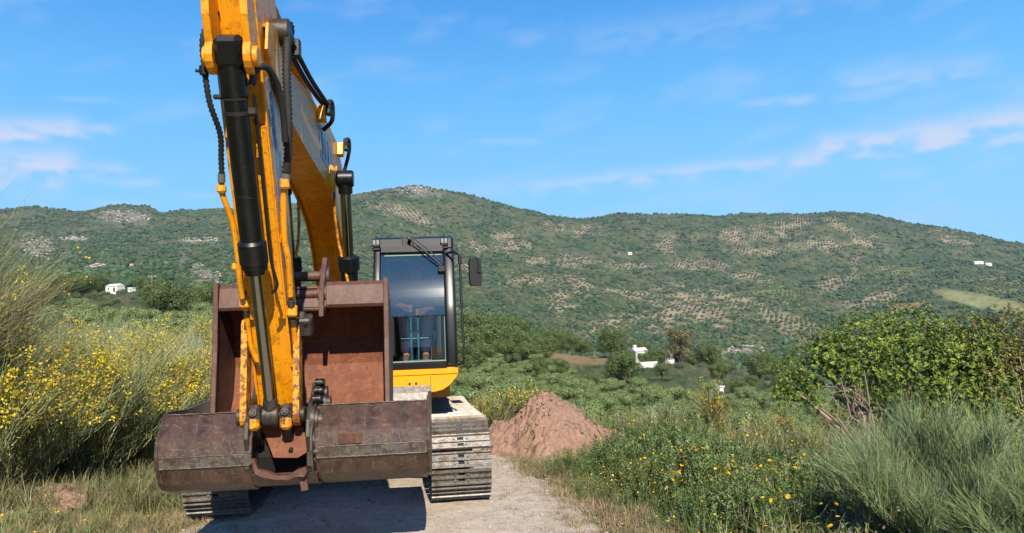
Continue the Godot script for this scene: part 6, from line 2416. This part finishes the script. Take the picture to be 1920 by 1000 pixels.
func make_far_woods() -> void:
	var shapes := []
	for k in 3:
		shapes.append(lump(95 + k, Vector3(1, 0.85, 1), 0.7, 1.8, 5).mesh(M.far_leaf))
	var places := [[], [], []]
	var tones := [[], [], []]
	rng.seed = 71
	for k in 100000:
		var s := rng.randf()
		var d := 330.0 * (2340.0 / 330.0) ** (s ** 0.72)
		var px := rng.randf_range(-120.0, 2040.0)
		var x := (px - 960.0) / FOCAL * d
		var lz := log(d)
		var cover := n_a.get_noise_2d(x * 30.0 / d * 0.6 + 70.0, lz * 20.0)
		var p := Vector3(x, ground(x, -d), -d)
		var e := to_pixel(p)
		var q := patch_at(e)
		var r := (0.55 + 2.1 * rng.randf() ** 2) * (0.75 + d / 2600.0)
		if q.x > 0.35:
			if q.y >= 2.0:
				if q.y > 2.0 or rng.randf() < 0.3:
					continue
				r *= 0.55
			else:
				continue
		elif rng.randf() < 0.92 * smoothstep(0.08, -0.32, cover):
			continue
		if cover > 0.12:
			r *= 1.25
		var c := Color(0.052, 0.090, 0.042)
		if cover > 0.15:
			c = Color(0.048, 0.078, 0.040)
		elif rng.randf() < 0.3:
			c = Color(0.09, 0.128, 0.055)
		var j := k % 3
		places[j].append(Transform3D(Basis(Vector3.UP, rng.randf() * TAU).scaled(Vector3(r, r * rng.randf_range(0.7, 1.1), r)), p + Vector3(0, r * 0.35, 0)))
		tones[j].append(tone(c, 0.35))
	# planted rows where the soil shows between the trees
	var g := 9.0
	for iu in range(-190, 330):
		for iw in range(-30, 330):
			var u := iu * g + rng.randfn() * 0.7
			var w := iw * g * 1.05 + rng.randfn() * 0.7
			var x := 0.92 * u - 0.39 * w
			var d := 0.39 * u + 0.92 * w
			if d < 420.0 or d > 2300.0 or absf(x) > d * 0.72:
				continue
			var p := Vector3(x, ground(x, -d), -d)
			var q := patch_at(to_pixel(p))
			if q.x < 0.2 or q.y > 1.0 or rng.randf() < 0.06:
				continue
			var r := rng.randf_range(1.6, 2.7)
			places[0].append(Transform3D(Basis(Vector3.UP, rng.randf() * TAU).scaled(Vector3(r, r * 0.9, r)), p + Vector3(0, r * 0.4, 0)))
			tones[0].append(tone(Color(0.065, 0.085, 0.042), 0.3))
	for j in 3:
		tag(scatter("woodland", shapes[j], places[j], tones[j]), "olive groves and scrub woods covering the far hills", "woodland", "", "stuff")
	# pale rocks on the summits and cuttings
	var rock := lump(99, Vector3(1, 0.7, 0.9), 0.6, 1.5, 4)
	var rp := []
	var rt := []
	for q in PATCH:
		if q[5] != 2:
			continue
		for k in 90:
			var a := rng.randf() * TAU
			var rr := sqrt(rng.randf())
			var tgt := Vector2(q[0], q[1]) + Vector2(cos(a) * q[2] * rr, sin(a) * q[3] * rr).rotated(q[4])
			var p := far_point(tgt)
			if p.y < -900.0:
				continue
			var s := rng.randf_range(0.8, 3.4) * (-p.z / 1800.0)
			rp.append(Transform3D(Basis(Vector3.UP, rng.randf() * TAU).scaled(Vector3(s, s, s)), p + Vector3(0, s * 0.25, 0)))
			rt.append(tone(Color(0.36, 0.325, 0.275), 0.3))
	tag(scatter("rocks", rock.mesh(M.far_leaf), rp, rt), "pale limestone outcrops on the far hills", "rocks", "", "stuff")


func far_point(e: Vector2) -> Vector3:
	# where the line of sight through a point of the picture meets the far slopes
	var d := ray(e.x, e.y)
	d /= -d.z
	var last := 0.0
	var depth := 330.0
	while depth < 2330.0:
		var p := Vector3(0, CAM_H, 0) + d * depth
		var h := p.y - ground(p.x, p.z)
		if h < 0.0 and last > 0.0:
			return Vector3(p.x, ground(p.x, p.z), p.z)
		last = h
		depth *= 1.012
	return Vector3(0, -1000, 0)


# ---------------------------------------------------------------- houses and poles
func house(at: Vector3, size: Vector3, turn: float, label: String, roof := "roof_tile", flat := false) -> Node3D:
	var o := base("house", at, turn)
	var w := Build.new()
	w.box(Vector3(0, size.y * 0.5 - 0.4, 0), Vector3(size.x, size.y + 0.8, size.z), 0.03)
	part("wall", w, M.white_wall, o)
	var r := Build.new()
	if flat:
		r.box(Vector3(0, size.y + 0.10, 0), Vector3(size.x + 0.3, 0.2, size.z + 0.3), 0.03)
	else:
		r.prism(PackedVector2Array([Vector2(-size.z * 0.56, size.y - 0.05), Vector2(size.z * 0.56, size.y - 0.05), Vector2(0, size.y + size.z * 0.24)]), Transform3D(Basis(Vector3(0, 0, 1), Vector3.UP, Vector3(-1, 0, 0)), Vector3(size.x * 0.52, 0, 0)), size.x * 1.04, 0.02)
	part("roof", r, M[roof], o)
	var n := maxi(2, int(size.x / 2.6))
	for k in n:
		var x := (float(k) + 0.5) / n * size.x - size.x * 0.5
		var b := Build.new()
		if k == n / 2:
			b.box(Vector3(x, size.y * 0.36, size.z * 0.5 + 0.01), Vector3(0.36 * size.y, 0.72 * size.y, 0.06), 0.01)
			part("door", b, M.dark_opening, o)
		else:
			b.box(Vector3(x, size.y * 0.58, size.z * 0.5 + 0.01), Vector3(0.26 * size.y, 0.34 * size.y, 0.06), 0.01)
			part("window", b, M.dark_opening, o)
	tag(o, label, "house")
	return o


func make_buildings() -> void:
	var a := house(on_land(1190, 182) - Vector3(0, 0.4, 0), Vector3(3.2, 2.8, 3.2), 0.3, "small white farmhouse half hidden by dark trees on the near plateau", "white_wall")
	var ch := Build.new()
	ch.box(Vector3(-1.2, 3.3, 0.4), Vector3(0.7, 1.8, 0.7), 0.05)
	part("chimney", ch, M.white_wall, a)
	var wall := Build.new()
	var p0 := on_land(1186, 158)
	wall.box(Vector3(0, 0.5, 0), Vector3(4.4, 1.2, 0.25), 0.03, Basis(Vector3.UP, 0.5))
	var wl := part("garden_wall", wall, M.white_wall, self)
	wl.position = on_land(1207, 160)
	tag(wl, "whitewashed garden wall in front of the farmhouse and its trees", "wall")
	var tank := Build.new()
	tank.lathe(Vector3(0, -0.2, 0), Vector3.UP, [[0.0, 0.55], [1.1, 0.6], [1.35, 0.4], [1.4, 0.1]], 16)
	var tk := part("water_tank", tank, M.teal_paint, self)
	tk.position = on_land(1226, 158)
	tag(tk, "squat blue-green water tank at the end of the whitewashed wall", "tank")
	house(on_land(1252, 215), Vector3(4.0, 3.0, 3.5), -0.2, "white outbuilding glimpsed behind the tall gum tree", "white_wall", true)
	house(on_land(1328, 112) - Vector3(0, 1.1, 0), Vector3(1.8, 1.9, 1.6), 0.2, "tiny white pump hut at the top of the olive grove", "white_wall", true)
	var hb := on_land(212, 255)
	house(hb + Vector3(0, 0.3, 0), Vector3(4.6, 1.9, 3.4), -0.3, "low white cottage among trees behind the bank of broom", "white_wall")
	house(on_land(243, 262) + Vector3(0, 0.2, 0), Vector3(1.8, 1.1, 1.6), -0.3, "white shed beside the cottage behind the broom", "white_wall", true)
	for q in [[Vector2(1181, 480), 9.0, "white house alone on the far olive slopes"], [Vector2(1835, 499), 22.0, "long white farm building under the sloping end of the ridge"], [Vector2(1853, 499), 14.0, "second white farm block adjoining the long one under the ridge"]]:
		var p := far_point(q[0])
		if p.y > -900.0:
			house(p + Vector3(0, 0.6, 0), Vector3(q[1], 4.2, 6.0), 0.2, q[2], "white_wall" if q[1] > 5.0 else "roof_tile")
	var rock := part("boulder", lump(64, Vector3(2.6, 2.9, 2.2), 0.4, 1.2, 16), M.stone, self)
	rock.position = far_point(Vector2(246, 500))
	tag(rock, "pale tan rock standing out on the green hillside above the cottage", "boulder")
	for q in [[121, 190.0, 7.5, "telegraph pole among the olives beside the dark grove"], [281, 150.0, 6.5, "telegraph pole beside the pair of large rounded trees"], [372, 170.0, 6.5, "telegraph pole between the rounded trees and the excavator"]]:
		var o := base("telegraph_pole", on_land(q[0], q[1]))
		var b := Build.new()
		b.taper([Vector3(0, -0.5, 0), Vector3(0, q[2], 0)], 0.14, 0.10, 8)
		part("pole", b, M.pole_wood, o)
		var c := Build.new()
		c.box(Vector3(0, q[2] - 0.4, 0.12), Vector3(1.4, 0.12, 0.10), 0.01)
		part("crossarm", c, M.pole_wood, o)
		for k in 3:
			var i := Build.new()
			i.lathe(Vector3(-0.55 + 0.55 * k, q[2] - 0.34, 0.12), Vector3.UP, [[0.0, 0.03], [0.08, 0.06], [0.16, 0.04]], 8)
			part("insulator", i, M.white_wall, o)
		tag(o, q[3], "pole")


func _ready() -> void:
	make_view()
	make_materials()
	make_land_table()
	make_land()
	make_road()
	make_excavator()
	make_loose_bucket()
	make_operator()
	make_far_woods()
	make_buildings()
	make_groves()
	make_mound()
	make_stones()
	make_brooms()
	make_evergreens()
	make_weeds()
